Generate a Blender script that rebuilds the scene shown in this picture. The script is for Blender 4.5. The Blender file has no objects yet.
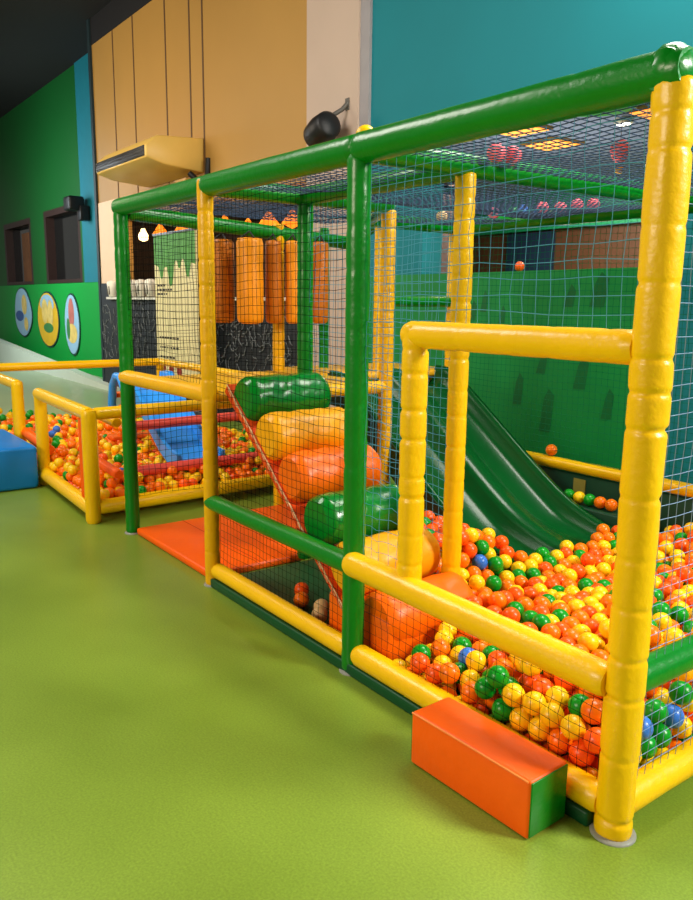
import bpy, bmesh, math, random
from mathutils import Vector, Matrix, noise
S = bpy.context.scene
COL = S.collection
PI = math.pi
rnd = random.Random(11)

# ---------------------------------------------------------------- helpers
def lin(c):
    f = lambda v: v / 12.92 if v <= .04045 else ((v + .055) / 1.055) ** 2.4
    return tuple(f(v / 255) for v in c) + (1,)

def mat(name, rgb, rough=.4, vary=.06, vscale=6, bump=0, bscale=30, metal=0, emit=None, estr=0, coat=0, alpha=1, trans=0, sss=0, spec=.35):
    m = bpy.data.materials.new(name); m.use_nodes = True
    nt = m.node_tree; N = nt.nodes; L = nt.links
    b = N['Principled BSDF']; c = lin(rgb)
    b.inputs['Base Color'].default_value = c
    b.inputs['Roughness'].default_value = rough
    b.inputs['Metallic'].default_value = metal
    b.inputs['Coat Weight'].default_value = coat
    b.inputs['Coat Roughness'].default_value = .12
    b.inputs['Specular IOR Level'].default_value = spec
    b.inputs['Transmission Weight'].default_value = trans
    b.inputs['Alpha'].default_value = alpha
    if sss:
        b.inputs['Subsurface Weight'].default_value = sss
        b.inputs['Subsurface Radius'].default_value = (.02, .01, .005)
    if emit:
        b.inputs['Emission Color'].default_value = lin(emit); b.inputs['Emission Strength'].default_value = estr
    if vary or bump:
        tc = N.new('ShaderNodeTexCoord')
    if vary:
        n = N.new('ShaderNodeTexNoise'); n.inputs['Scale'].default_value = vscale; n.inputs['Detail'].default_value = 4
        r = N.new('ShaderNodeMapRange'); r.inputs['From Min'].default_value = .25; r.inputs['From Max'].default_value = .75
        r.inputs['To Min'].default_value = 1 - vary; r.inputs['To Max'].default_value = 1 + vary
        mx = N.new('ShaderNodeVectorMath'); mx.operation = 'SCALE'
        mx.inputs[0].default_value = c[:3]
        L.new(tc.outputs['Object'], n.inputs['Vector']); L.new(n.outputs['Fac'], r.inputs['Value'])
        L.new(r.outputs['Result'], mx.inputs['Scale']); L.new(mx.outputs['Vector'], b.inputs['Base Color'])
    if bump:
        n2 = N.new('ShaderNodeTexNoise'); n2.inputs['Scale'].default_value = bscale; n2.inputs['Detail'].default_value = 3
        bp = N.new('ShaderNodeBump'); bp.inputs['Strength'].default_value = bump; bp.inputs['Distance'].default_value = .02
        L.new(tc.outputs['Object'], n2.inputs['Vector']); L.new(n2.outputs['Fac'], bp.inputs['Height']); L.new(bp.outputs['Normal'], b.inputs['Normal'])
    return m

class MB:
    def __init__(s): s.v = []; s.f = []; s.mi = []; s.sm = []
    def add(s, vs, fs, mi=0, smooth=False):
        o = len(s.v); s.v += [tuple(v) for v in vs]
        for f in fs:
            s.f.append(tuple(i + o for i in f)); s.mi.append(mi); s.sm.append(smooth)
    def box(s, lo, hi, mi=0):
        x0, y0, z0 = lo; x1, y1, z1 = hi
        vs = [(x0,y0,z0),(x1,y0,z0),(x1,y1,z0),(x0,y1,z0),(x0,y0,z1),(x1,y0,z1),(x1,y1,z1),(x0,y1,z1)]
        s.hexa(vs, mi)
    def hexa(s, vs, mi=0):
        s.add(vs, [(0,3,2,1),(4,5,6,7),(0,1,5,4),(1,2,6,5),(2,3,7,6),(3,0,4,7)], mi)
    def tube(s, pts, r, n=12, mi=0, cap=True, smooth=True, up=None):
        """pts: polyline, r: number or function of index"""
        pts = [Vector(p) for p in pts]; m = len(pts); vs = []
        prev = None
        for i, p in enumerate(pts):
            d = (pts[min(i+1, m-1)] - pts[max(i-1, 0)]).normalized()
            if prev is None:
                a = Vector((0,0,1)) if abs(d.z) < .9 else Vector((1,0,0))
                u = d.cross(a).normalized()
            else:
                u = (prev - d * prev.dot(d)).normalized()
            prev = u; w = d.cross(u)
            for k in range(n):
                a = 2*PI*k/n
                rr = r(i, a) if callable(r) else r
                vs.append(p + (u*math.cos(a) + w*math.sin(a))*rr)
        fs = [(i*n+k, i*n+(k+1)%n, (i+1)*n+(k+1)%n, (i+1)*n+k) for i in range(m-1) for k in range(n)]
        s.add(vs, fs, mi, smooth)
        if cap:
            s.add(vs[:n], [tuple(range(n))[::-1]], mi); s.add(vs[-n:], [tuple(range(n))], mi)
    def lathe(s, prof, c=(0,0,0), n=20, mi=0, smooth=True):
        c = Vector(c); m = len(prof); vs = []
        for r, z in prof:
            for k in range(n):
                a = 2*PI*k/n; vs.append(c + Vector((r*math.cos(a), r*math.sin(a), z)))
        s.add(vs, [(i*n+k, i*n+(k+1)%n, (i+1)*n+(k+1)%n, (i+1)*n+k) for i in range(m-1) for k in range(n)], mi, smooth)
        s.add(vs[:n], [tuple(range(n))[::-1]], mi); s.add(vs[-n:], [tuple(range(n))], mi)
    def build(s, name, mats, parent=None, bevel=0, seg=2):
        me = bpy.data.meshes.new(name); me.from_pydata(s.v, [], s.f)
        if not isinstance(mats, (list, tuple)): mats = [mats]
        for m in mats: me.materials.append(m)
        me.polygons.foreach_set('material_index', s.mi); me.polygons.foreach_set('use_smooth', s.sm)
        me.update()
        o = bpy.data.objects.new(name, me); COL.objects.link(o)
        if bevel:
            bm = bmesh.new(); bm.from_mesh(me)
            bmesh.ops.remove_doubles(bm, verts=bm.verts, dist=1e-5)
            bmesh.ops.bevel(bm, geom=[e for e in bm.edges if e.calc_face_angle(0) > .5], offset=bevel, segments=seg, affect='EDGES', profile=.5)
            bm.to_mesh(me); bm.free()
            for p in me.polygons: p.use_smooth = True
            me.set_sharp_from_angle(angle=.9)
        if parent: put(o, parent)
        return o

def put(o, parent):
    o.parent = parent
    o.matrix_parent_inverse = Matrix.Translation(-parent.location) if parent.parent is None else Matrix()
    return o
def thing(name, label, cat, loc=(0,0,0), group=None, kind=None):
    o = bpy.data.objects.new(name, None); COL.objects.link(o); o.location = loc; o.empty_display_size = .1
    return tag(o, label, cat, group, kind)
def tag(o, label=None, cat=None, group=None, kind=None):
    if label: o['label'] = label
    if cat: o['category'] = cat
    if group: o['group'] = group
    if kind: o['kind'] = kind
    return o
def struct_box(name, lo, hi, m, label=None, bevel=0):
    b = MB(); b.box(lo, hi); o = b.build(name, m, bevel=bevel); o['kind'] = 'structure'
    if label: o['label'] = label
    return o
def copy_tree(o, parent=None):
    c = o.copy(); COL.objects.link(c)
    if parent: c.parent = parent
    for ch in list(o.children): copy_tree(ch, c)
    return c

# ---------------------------------------------------------------- materials
YEL = mat('yellow_vinyl', (250,196,0), .34, .05, 5, .15, 40, coat=.12)
YEL2 = mat('golden_yellow_vinyl', (240,178,0), .36, .06, 5, .15, 40, coat=.08)
GRN = mat('green_vinyl', (0,124,22), .32, .06, 5, .12, 40, coat=.15)
ORG = mat('orange_vinyl', (255,98,0), .42, .06, 5, .15, 25)
ROLL_Y = mat('roll_yellow_vinyl', (250,172,8), .38, .05, 5, .2, 14)
ROLL_O = mat('roll_orange_vinyl', (250,108,0), .38, .05, 5, .2, 14)
ROLL_G = mat('roll_green_vinyl', (0,122,30), .26, .05, 5, .25, 12, coat=.3)
RED = mat('red_orange_board', (228,74,10), .45, .1, 9)
PINK = mat('red_foam_vinyl', (235,84,70), .4, .05)
DKGRN = mat('dark_green_mat', (14,72,34), .5, .12, 4)
KERB = mat('green_kerb', (0,74,36), .45, .06)
SLIDE = mat('green_slide_plastic', (2,74,26), .24, .05, 3, coat=.0, spec=.3)
BLUE = mat('blue_foam_vinyl', (16,128,214), .4, .05)
BLUE_S = mat('blue_toy_plastic', (50,160,255), .28, .04, coat=.3)
WHITE = mat('white_metal', (225,225,215), .35, .03)
PLATE = mat('dull_grey_metal', (150,150,140), .5, .1)
BLACKNET = mat('black_netting', (20,24,26), .9, 0, spec=0)
BLUENET = mat('pale_blue_netting', (84,150,180), .9, 0, spec=0)
SIDENET = mat('pale_lilac_netting', (128,152,186), .9, 0, spec=0)
ROOFNET = mat('grey_blue_netting', (62,78,104), .9, 0, spec=0)
BACKNET = mat('green_netting', (20,105,70), .9, 0, spec=0)
LACE = mat('pale_lace', (238,190,140), .6, 0)
BLACK = mat('black_plastic', (22,22,24), .45, .05)
WOODF = mat('brown_fascia', (110,66,40), .5, .18, 3)
BEIGE = mat('beige_panel', (176,134,66), .55, .05, .8)
SEAM = mat('panel_seam', (92,66,40), .7, 0)
COLUMN = mat('pale_column_plaster', (190,168,152), .6, .04, 2)
TEAL = mat('teal_paint', (0,120,132), .7, .05, 1.2)
GWALL = mat('green_paint', (0,150,56), .55, .05, .6)
GWALL2 = mat('deep_green_paint', (0,88,30), .55, .06, .6)
DTEAL = mat('teal_strip_cyan_lit', (10,112,128), .6, .05)  # strip colour raised to hold the cyan light on the green wall
DARKC = mat('dark_ceiling_paint', (24,23,26), .8, .1, .6)
CEIL2 = mat('grey_blue_ceiling', (112,128,170), .8, .05, 1)
CHALK = mat('chalkboard_black', (30,36,42), .6, .12, 2)
CHALKW = mat('chalk_marks', (112,118,120), .8, .1, 20)
BRICK = mat('dark_brick', (58,44,44), .75, .25, 9, .4, 20)
GLASS = mat('dark_window_glass', (20,22,22), .08, 0)
GREYF = mat('pale_grey_concrete', (196,206,190), .6, .04, 2)
AMBER = mat('glowing_amber_glass', (255,150,40), .3, 0, emit=(255,130,30), estr=1.2)
BULB = mat('warm_bulb', (255,225,170), .3, 0, emit=(255,205,140), estr=6)
LAMPW = mat('warm_light_panel', (255,190,110), .4, 0, emit=(255,138,38), estr=1.2)
LAMPC = mat('white_spot_light', (255,255,245), .4, 0, emit=(255,250,240), estr=6)
ACBODY = mat('cream_plastic', (226,186,96), .4, .03)
PAPER = mat('white_paper', (238,236,226), .6, .03)
BANNER = mat('cream_banner', (222,214,164), .55, .03, 3)
BALL = {'o': mat('orange_ball_plastic', (255,122,4), .30, .0, sss=.15),
        'r': mat('red_orange_ball_plastic', (255,94,12), .30, .0, sss=.15),
        'y': mat('yellow_ball_plastic', (255,204,16), .30, .0, sss=.15),
        'g': mat('green_ball_plastic', (8,150,30), .28, .0, sss=.1),
        'b': mat('blue_ball_plastic', (60,120,215), .28, .0, sss=.1),
        'p': mat('pink_ball_plastic', (255,112,122), .30, .0, sss=.15),
        't': mat('tan_ball_plastic', (225,190,130), .30, .0, sss=.15)}

def floor_mat():
    m = bpy.data.materials.new('green_floor_sheet'); m.use_nodes = True
    nt = m.node_tree; N = nt.nodes; L = nt.links; b = N['Principled BSDF']
    tc = N.new('ShaderNodeTexCoord')
    n1 = N.new('ShaderNodeTexNoise'); n1.inputs['Scale'].default_value = .9; n1.inputs['Detail'].default_value = 5
    n2 = N.new('ShaderNodeTexNoise'); n2.inputs['Scale'].default_value = 130; n2.inputs['Detail'].default_value = 3
    cr = N.new('ShaderNodeValToRGB')
    cr.color_ramp.elements[0].position = .3; cr.color_ramp.elements[0].color = lin((112,138,40))
    cr.color_ramp.elements[1].position = .75; cr.color_ramp.elements[1].color = lin((136,162,58))
    mr = N.new('ShaderNodeMapRange'); mr.inputs['From Min'].default_value = .3; mr.inputs['From Max'].default_value = .7
    mr.inputs['To Min'].default_value = .84; mr.inputs['To Max'].default_value = 1.16
    mx = N.new('ShaderNodeVectorMath'); mx.operation = 'SCALE'
    for n in (n1, n2): L.new(tc.outputs['Object'], n.inputs['Vector'])
    L.new(n1.outputs['Fac'], cr.inputs['Fac']); L.new(n2.outputs['Fac'], mr.inputs['Value'])
    L.new(cr.outputs['Color'], mx.inputs[0]); L.new(mr.outputs['Result'], mx.inputs['Scale']); L.new(mx.outputs['Vector'], b.inputs['Base Color'])
    b.inputs['Roughness'].default_value = .33; b.inputs['Specular IOR Level'].default_value = .4
    bp = N.new('ShaderNodeBump'); bp.inputs['Strength'].default_value = .05; L.new(n2.outputs['Fac'], bp.inputs['Height']); L.new(bp.outputs['Normal'], b.inputs['Normal'])
    return m

# ---------------------------------------------------------------- setting
X1, X2, X3, D, H = -1.327, -2.65, -3.894, 2.55, 2.2
ZM, ZB, ZW, ZP = .4925, .093, 1.491, 1.096
WY = 3.13                                   # face of the rear wall
CEILZ = 6.35

struct_box('floor', (-34, -8, -.1), (6, 12, 0), floor_mat())
struct_box('ceiling', (-34, -8, CEILZ), (6, 4.2, CEILZ + .1), DARKC)
struct_box('floor_far_zone', (-34, -8, .0005), (-9.0, 4, .003), mat('pale_grey_green_floor', (150,168,132), .3, .06, 1))
# rear wall: beige panels over the shop opening, a pale column, then teal with an opening
b = MB()
b.box((-13.15, WY, 2.95), (-6.35, WY + .25, 5.93)); b.box((-13.15, WY, 0), (-12.25, WY + .25, 2.95))
o = b.build('wall_beige', BEIGE); tag(o, kind='structure')
sm = MB()
for x in (-12.16, -11.3, -10.1, -9.31, -8.92): sm.box((x - .018, WY - .006, 2.95), (x + .018, WY + .001, 5.93))
put(sm.build('panel_seam', SEAM), o)
struct_box('trim_4', (-13.15, WY - .01, 5.93), (-6.35, WY + .25, CEILZ), DARKC)
struct_box('trim_1', (-13.25, WY - .04, 0), (-13.15, WY + .4, CEILZ), mat('dark_edge_trim', (24,44,50), .6))
struct_box('column', (-6.35, WY - .05, 0), (-5.42, WY + .3, CEILZ), COLUMN)
struct_box('trim_2', (-5.42, WY - .03, 0), (-5.27, WY + .3, CEILZ), mat('grey_lilac_trim', (150,146,150), .6))
b = MB()
OX0, OX1, OZ0, OZ1 = -4.45, -2.04, 1.88, 3.13
b.box((-5.27, WY, OZ1), (6, WY + .25, CEILZ)); b.box((-5.27, WY, OZ0), (OX0, WY + .25, OZ1)); b.box((OX1, WY, 0), (6, WY + .25, OZ1))
tag(b.build('wall_teal', TEAL), kind='structure')

BLADES = [(-2.71, 1.594, 1.77, 0.059), (-2.444, 1.597, 1.855, 0.083), (-3.404, 1.452, 1.602, 0.043), (-3.619, 1.541, 1.729, 0.045), (-2.95, 1.056, 1.228, 0.058), (-3.184, 0.777, 1.047, 0.058), (-2.559, 0.964, 1.218, 0.072), (-2.871, 0.584, 0.939, 0.074), (-3.753, 1.469, 1.643, 0.051), (-2.3, 0.76, 0.994, 0.056)]
# green half-height wall with dark painted grass blades
GP = mat('green_painted_panel', (0,132,58), .5, .08, 2)
struct_box('wall_green_low', (-5.27, WY, 0), (OX1, WY + .2, OZ0), GP)
wl = bpy.data.objects['wall_green_low']
b = MB()
for (x, z0, z1, w) in BLADES:
    b.add([(x-w,WY-.002,z0),(x+w*.6,WY-.002,z0),(x+w*.9,WY-.002,z1-.05),(x+w*.1,WY-.002,z1),(x-w*.5,WY-.002,z1-.08)], [(0,1,2,3,4)])
put(b.build('dark_blade_pattern', mat('dark_blade_paint', (0,100,46), .5, .1)), wl)

# room behind the opening: low ceiling, far wood wall
struct_box('ceiling_back_room', (-12, WY + .25, 3.3), (6, 11, 3.4), CEIL2)
struct_box('wall_back_room', (-12, 8, 0), (6, 8.2, 3.3), mat('brown_wood_panelling', (72,46,30), .5, .14, 2))
struct_box('door_1', (-7.75, 7.9, 0), (-6.85, 8.0, 2.72), mat('navy_door', (18,38,62), .5, .1))
struct_box('trim_3', (-12, 7.9, 2.75), (6, 8.0, 3.3), mat('green_fascia', (18,128,88), .5, .06))

struct_box('wall_pier_light_wash', (-13.14, WY - .015, 1.9), (-12.26, WY - .001, 3.3), mat('painted_light_wash', (236,204,172), .6, .03))  # thin pale sheet painting the light wash on the beige pier
# shop recess on the left
struct_box('wall_shop_back', (-13.0, 5.0, 0), (-6.2, 5.2, 3.2), BRICK)
struct_box('ceiling_shop', (-13.0, WY + .25, 2.95), (-6.2, 5.2, 3.05), mat('dark_shop_ceiling', (48,36,30), .8))
struct_box('wall_shop_side', (-13.1, WY + .25, 0), (-12.9, 5.2, 2.95), mat('dark_brown_side', (50,36,30), .7))

# long green wall with two windows
GY = 3.75
b = MB()
wins = [(-22.6, -19.9, 1.98, 3.62), (-18.75, -16.1, 1.98, 3.66)]
xs = [-34, wins[0][0], wins[0][1], wins[1][0], wins[1][1], -13.1]
for i in (0, 2, 4): b.box((xs[i], GY, 1.97), (xs[i+1], GY + .3, CEILZ))
for w in wins: b.box((w[0], GY, w[3]), (w[1], GY + .3, CEILZ))
tag(b.build('wall_green', GWALL2), kind='structure')
struct_box('wall_green_dado', (-34, GY - .02, 0), (-13.1, GY + .3, 1.97), GWALL)
struct_box('wall_blue_strip', (-15.9, GY - .03, 1.97), (-13.1, GY, CEILZ), DTEAL)
FR = mat('dark_brown_window_frame', (52,34,30), .5)
for i, (x0, x1, z0, z1) in enumerate(wins):
    b = MB()
    b.box((x0, GY, z0), (x0 + .16, GY + .28, z1)); b.box((x1 - .16, GY, z0), (x1, GY + .28, z1))
    b.box((x0 + .16, GY, z1 - .14), (x1 - .16, GY + .28, z1)); b.box((x0 + .16, GY, z0), (x1 - .16, GY + .28, z0 + .08))
    o = b.build('window_%d' % (i + 1), FR); tag(o, kind='structure')
    g = MB(); g.box((x0 + .16, GY + .2, z0 + .08), (x1 - .16, GY + .22, z1 - .14)); put(g.build('window_pane', GLASS), o)
    g = MB(); g.box((x0 + 1.2, GY + .16, z0 + .08), (x0 + 1.85, GY + .198, z1 - .3)); put(g.build('blind', mat('brown_blind', (112,70,40), .6, .2)), o) if i == 0 else None
# sloping ramp with a pale edge along the foot of the green wall
b = MB()
pr = [(-22, 0, .78), (-12.55, 0, .03)]
b.add([(-24,2.95,0),(-12.4,2.95,0),(-24,2.95,.72),(-24,3.15,0),(-12.4,3.15,0),(-24,3.15,.72),(-12.4,2.95,.07),(-12.4,3.15,.07)], [(0,1,6,2),(3,5,7,4),(2,6,7,5),(0,2,5,3),(1,4,7,6)])
tag(b.build('ramp_kerb', GREYF), kind='structure', label='pale sloping kerb along the foot of the green wall')

# chalkboard half wall in front of the shop
cw = MB(); cw.box((-12.25, WY - .02, 0), (-6.4, WY + .12, 1.62)); cw.box((-13.15, WY - .03, 0), (-12.25, WY - .001, 1.9))
cw = cw.build('wall_chalkboard', CHALK); tag(cw, kind='structure')
b = MB(); b.box((-12.7, WY - .1, 1.62), (-6.4, WY - .035, 1.66)); put(b.build('ledge', WHITE), cw)
b = MB(); r2 = random.Random(5)
for i in range(340):
    x = r2.uniform(-13.2, -6.6); z = r2.uniform(.55, 1.5) if x > -12.9 else r2.uniform(.6, 1.4)
    n = r2.randint(3, 6); a = r2.uniform(0, 2*PI); pts = []
    for k in range(n):
        pts.append((x, WY - .035, z)); a += r2.uniform(-1, 1); x += .045*math.cos(a); z += .05*math.sin(a)
    b.tube(pts, r2.choice((.004,.006,.008)), 4, cap=False)
put(b.build('chalk_drawing_marks', CHALKW), cw)

# ---------------------------------------------------------------- the play frame
PF = thing('play_frame', 'large netted indoor play frame of yellow and green padded posts and beams', 'play frame', (-1.9, 1.2, 0))

def foam(p0, p1, r, seam=.11, pinch=.05, seed=0, wob=.012, n=18, st=.02, sw=.014):
    """padded tube from p0 to p1 with pinched seams"""
    p0 = Vector(p0); p1 = Vector(p1); Ln = (p1 - p0).length
    m = max(4, int(Ln / st)); pts = [p0.lerp(p1, i/m) for i in range(m+1)]
    rr = random.Random(seed); seams = []; t = rr.uniform(.3, 1)*seam
    while t < Ln: seams.append(t); t += seam*rr.uniform(.6, 1.5)
    amp = [rr.uniform(.5, 1.3) for _ in seams]; ph = [rr.uniform(0, 6.28) for _ in seams]
    def rad(i, a):
        t = i/m*Ln; f = 1.0
        for s, am, q in zip(seams, amp, ph):
            d = abs(t - s)
            if d < .05: f -= pinch*am*math.exp(-(d/sw)**2)*(1 + .45*math.cos(a - q))
        f += wob*2*noise.noise((t*6 + seed*3.1, math.cos(a)*1.2, math.sin(a)*1.2 + seed))
        e = min(t, Ln - t)
        if e < .02: f *= .86 + .14*math.sqrt(max(0, 1-((.02-e)/.02)**2))
        return r*f
    b = MB(); b.tube(pts, rad, n)
    return b
SEED = [0]
def part_foam(name, p0, p1, r, m, **k):
    SEED[0] += 1
    return put(foam(p0, p1, r, seed=SEED[0], **k).build(name, m), PF)

def post(x, y, z1, m, r=.048, z0=0, foot=True, **k):
    if m is not GRN:
        for a_, v_ in (('st', .007), ('sw', .009), ('pinch', .065)): k.setdefault(a_, v_)
    o = part_foam('post', (x, y, z0 + .004), (x, y, z1), r, m, **k)
    if foot:
        b = MB(); b.lathe([(r*1.22, 0), (r*1.22, .005), (r*1.08, .008), (r*.8, .012)], (x, y, .0), 24)
        f = b.build('foot_plate', PLATE); f.parent = o; f.matrix_parent_inverse = o.matrix_world.inverted() if False else Matrix()
    return o
TB = .052
post(.010, .006, H - .02, YEL, r=.057, pinch=.10, wob=.035, seam=.15, n=28, st=.006, sw=.009)
post(X1, 0, H - .02, GRN, r=.049)
post(X2, -.012, H + .03, YEL2, r=.043, seam=.13)
post(X3, 0, H - .02, GRN, r=.048)
post(X1, .585, H - .03, YEL, r=.046, seam=.1, foot=False, z0=.04)
post(X2, .62, H - .03, GRN, r=.047, foot=False, z0=.04)
post(X2, 1.24, H - .03, YEL2, r=.046, foot=False, z0=.04)
post(X3, 1.2, H - .03, YEL2, r=.046)
post(X3, 1.62, H - .03, GRN, r=.04)
post(-3.42, 1.8, H - .03, YEL, r=.045)
post(-3.42, D, H - .03, YEL, r=.045)
post(-1.16, D, H - .03, YEL, r=.047)
post(0, D, H - .03, YEL, r=.05)

def beam(a, c, m=GRN, r=TB, name='top_beam', **k): return part_foam(name, a, c, r, m, seam=.9, pinch=.03, **k)
beam((.05, 0, H), (X1 , 0, H), r=.06); beam((X1, 0, H), (X2, 0, H), r=.057); beam((X2, 0, H), (X3 - .04, 0, H), r=.055)
beam((0, -.045, H), (0, D, H), r=.06)
b = MB(); b.lathe([(.0,-.062),(.03,-.055),(.05,-.036),(.0615,-.005),(.0615,.012),(.05,.045),(.03,.064),(0,.072)], (0,0,H), 24); put(b.build('corner_pad', GRN), PF)
beam((X1, .05, H), (X1 + .02, 1.9, H), r=.05); beam((X1 + .02, 1.9, H), (-1.16, D, H), r=.05)
beam((X2, .05, H), (X2, 1.24, H), r=.05)
beam((X3, .05, H - .03), (X3, 1.85, H - .13), r=.05)
beam((X1, .62, H), (X2, .62, H), r=.05)
beam((X2, 1.24, H), (-3.38, 1.66, H), r=.045)
beam((-3.38, 1.66, H), (-3.42, D, H), r=.05)
beam((-3.46, D, H), (0, D, H), r=.052)
beam((X3, 1.85, H - .13), (-3.42, 1.8, H), r=.045)
def rail(a, c, m=YEL, r=.05, **k): return part_foam('rail', a, c, r, m, seam=k.pop('seam', .6), pinch=.03, **k)
WX = -.965
rail((-.03, -.012, ZM), (X1 + .02, -.035, ZM + .02), r=.054)                # front, under the window
rail((X1 + .02, -.012, ZM), (X2 - .02, -.012, ZM), GRN, r=.045)
rail((0, .03, ZM), (0, D, ZM), GRN, r=.05)
rail((-.03, 0, ZB), (X1 + .04, 0, ZB), r=.05); rail((X1 - .03, 0, ZB), (X2 + .03, 0, ZB), r=.045)
rail((0, .03, ZB), (0, D, ZB), r=.052)
rail((X2 + .02, 0, ZP), (X3 - .03, -.01, ZP), YEL2, r=.048)
rail((-3.3, D, ZM), (0, D, ZM), r=.042)
rail((-3.42, 1.8, 1.62), (-3.42, D, 1.62), GRN, r=.04)
rail((-3.42, 1.8, 1.0), (-3.42, D, 1.0), YEL2, r=.038)
rail((X2, .62, ZP - .02), (X2, 1.24, ZP - .02), YEL2, r=.04)
rail((X3, 0, .55), (X3, 1.9, .55), YEL2, r=.001) if False else None
# the window opening by the near corner
wf = part_foam('window_frame', (WX, 0, ZM + .02), (WX, 0, ZW + .035), .05, YEL, seam=.12, pinch=.1, st=.007, sw=.009)
part_foam('window_frame', (-.03, 0, ZW), (WX - .04, 0, ZW), .05, YEL, seam=.22, pinch=.05)

# decks
b = MB(); b.box((X3 + .05, .05, ZP - .05), (X2 - .05, 1.26, ZP + .0))
put(b.build('deck_floor', mat('yellow_deck_vinyl', (240,182,24), .35, .06, 4), bevel=.015), PF)
b = MB(); b.box((-4.1, 1.28, ZP - .05), (-3.3, D - .06, ZP))
put(b.build('deck_floor', mat('golden_deck_vinyl', (232,170,30), .35, .06, 4), bevel=.015), PF)
b = MB()
for k in range(5): b.box((X3 + .06, .1 + k*.24, ZP + .0005), (X2 - .06, .112 + k*.24, ZP + .004))
put(b.build('deck_seam', mat('deck_seam_brown', (150,98,20), .6)), PF)

# boards along the bottom
b = MB(); b.box((X2 + .03, -.045, 0), (-.05, -.005, .052)); put(b.build('base_board', KERB, bevel=.008), PF)
b = MB(); b.box((-3.3, D + .005, .02), (-.03, D + .045, .44)); bk = put(b.build('back_board', mat('dark_green_board', (10,62,40), .5, .1), bevel=.01), PF)
b = MB(); b.box((-2.13, D - .001, .29), (-2.03, D + .004, .41)); put(b.build('sticker', mat('olive_sticker', (150,140,60), .6, .15)), PF)

# nets
def net(o, u, v, cell, m, r=.0014, seed=0, wob=.35, sag=(0,0,0), holes=()):
    o = Vector(o); u = Vector(u); v = Vector(v); nu = max(1, round(u.length/cell)); nv = max(1, round(v.length/cell))
    nrm = u.cross(v).normalized(); sg = Vector(sag); b = MB()
    def P(a, c):
        w = noise.noise((a*7 + seed, c*7, seed*1.7)); w2 = noise.noise((a*7, c*7 + seed + 9, seed*2.3)); w3 = noise.noise((a*4 + 3, c*4, seed + 20))
        return o + u*a + v*c + u.normalized()*(w*wob*cell) + v.normalized()*(w2*wob*cell) + nrm*(w3*.012) + sg*(4*a*(1-a)*4*c*(1-c))
    kv = max(6, nv//3); ku = max(6, nu//3)
    def line(pts):
        run = []
        for p, (a, c) in pts:
            if any(h[0] < a < h[1] and h[2] < c < h[3] for h in holes):
                if len(run) > 1: b.tube(run, r, 4, cap=False, smooth=False)
                run = []
            else: run.append(p)
        if len(run) > 1: b.tube(run, r, 4, cap=False, smooth=False)
    for i in range(nu + 1):
        a = i/nu; line([(P(a, j/kv), (a, j/kv)) for j in range(kv + 1)])
    for j in range(nv + 1):
        c = j/nv; line([(P(i/ku, c), (i/ku, c)) for i in range(ku + 1)])
    return put(b.build('net_panel', m), PF)
zt = H - .05
# front face
net((-.06, .012, ZB + .04), (X1 + .12, 0, 0), (0, 0, ZM - ZB - .08), .04, BLACKNET, r=.001, seed=1)
net((-.06, .012, ZW + .04), (X1 + .12, 0, 0), (0, 0, zt - ZW - .04), .05, BLUENET, r=.0012, seed=2)
net((WX - .04, .012, ZM + .04), (X1 - WX + .09, 0, 0), (0, 0, ZW - ZM), .05, BLUENET, r=.0012, seed=3)
net((X1 - .05, .012, ZB + .04), (X2 - X1 + .1, 0, 0), (0, 0, zt - ZB - .04), .04, BLACKNET, r=.0011, seed=4)
net((X2 - .05, .012, ZP + .04), (X3 - X2 + .1, 0, 0), (0, 0, zt - ZP - .04), .04, BLACKNET, r=.0011, seed=5)
# right face, rear, inside
net((.012, .07, ZB + .04), (0, D - .1, 0), (0, 0, zt - ZB - .04), .045, SIDENET, r=.0013, seed=6)
net((-.05, D - .01, ZM + .04), (-3.3, 0, 0), (0, 0, zt - ZM - .04), .045, BACKNET, seed=7)
net((X1 - .05, .62, .1), (X2 - X1 + .1, 0, 0), (0, 0, zt - .1), .045, BLUENET, seed=8)
net((X3, .05, ZP + .04), (0, 1.5, 0), (0, 0, zt - ZP - .08), .045, BLACKNET, seed=9)
net((-4.12, .05, .2), (0, 1.15, 0), (0, 0, .82), .045, BLACKNET, seed=10)
# roof
net((-.05, .05, H + .0), (X1 + .1, 0, 0), (0, D - .1, 0), .045, ROOFNET, r=.002, seed=11, sag=(0,0,-.03))
net((X1 - .05, .05, H + .0), (X2 - X1 + .1, 0, 0), (0, D - .1, 0), .045, ROOFNET, r=.002, seed=12, sag=(0,0,-.03))
net((X2 - .05, .05, H + .0), (-.72, 0, 0), (0, D - .1, 0), .045, ROOFNET, r=.002, seed=13, sag=(0,0,-.03))
net((-3.42, .05, H), (X3 + 3.42, 0, 0), (0, 1.6, 0), .045, ROOFNET, r=.002, seed=14)

# dark green mat under bays one and two
b = MB(); b.box((X2 + .02, .055, .001), (-.055, D - .05, .034))
tag(b.build('floor_mat', DKGRN, bevel=.01), 'dark green mat covering the floor inside the play frame', 'mat')
b = MB(); b.box((X3 + .06, -.0, .001), (X2 - .06, 1.25, .05))
o = b.build('crawl_mat', ORG, bevel=.015); tag(o, 'bright orange mat on the floor under the yellow deck', 'mat')
b = MB(); b.box((X3 + .07, .34, .0502), (X2 - .07, .346, .052)); put(b.build('seam', mat('dark_orange_seam', (205,66,12), .6)), o)

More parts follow.
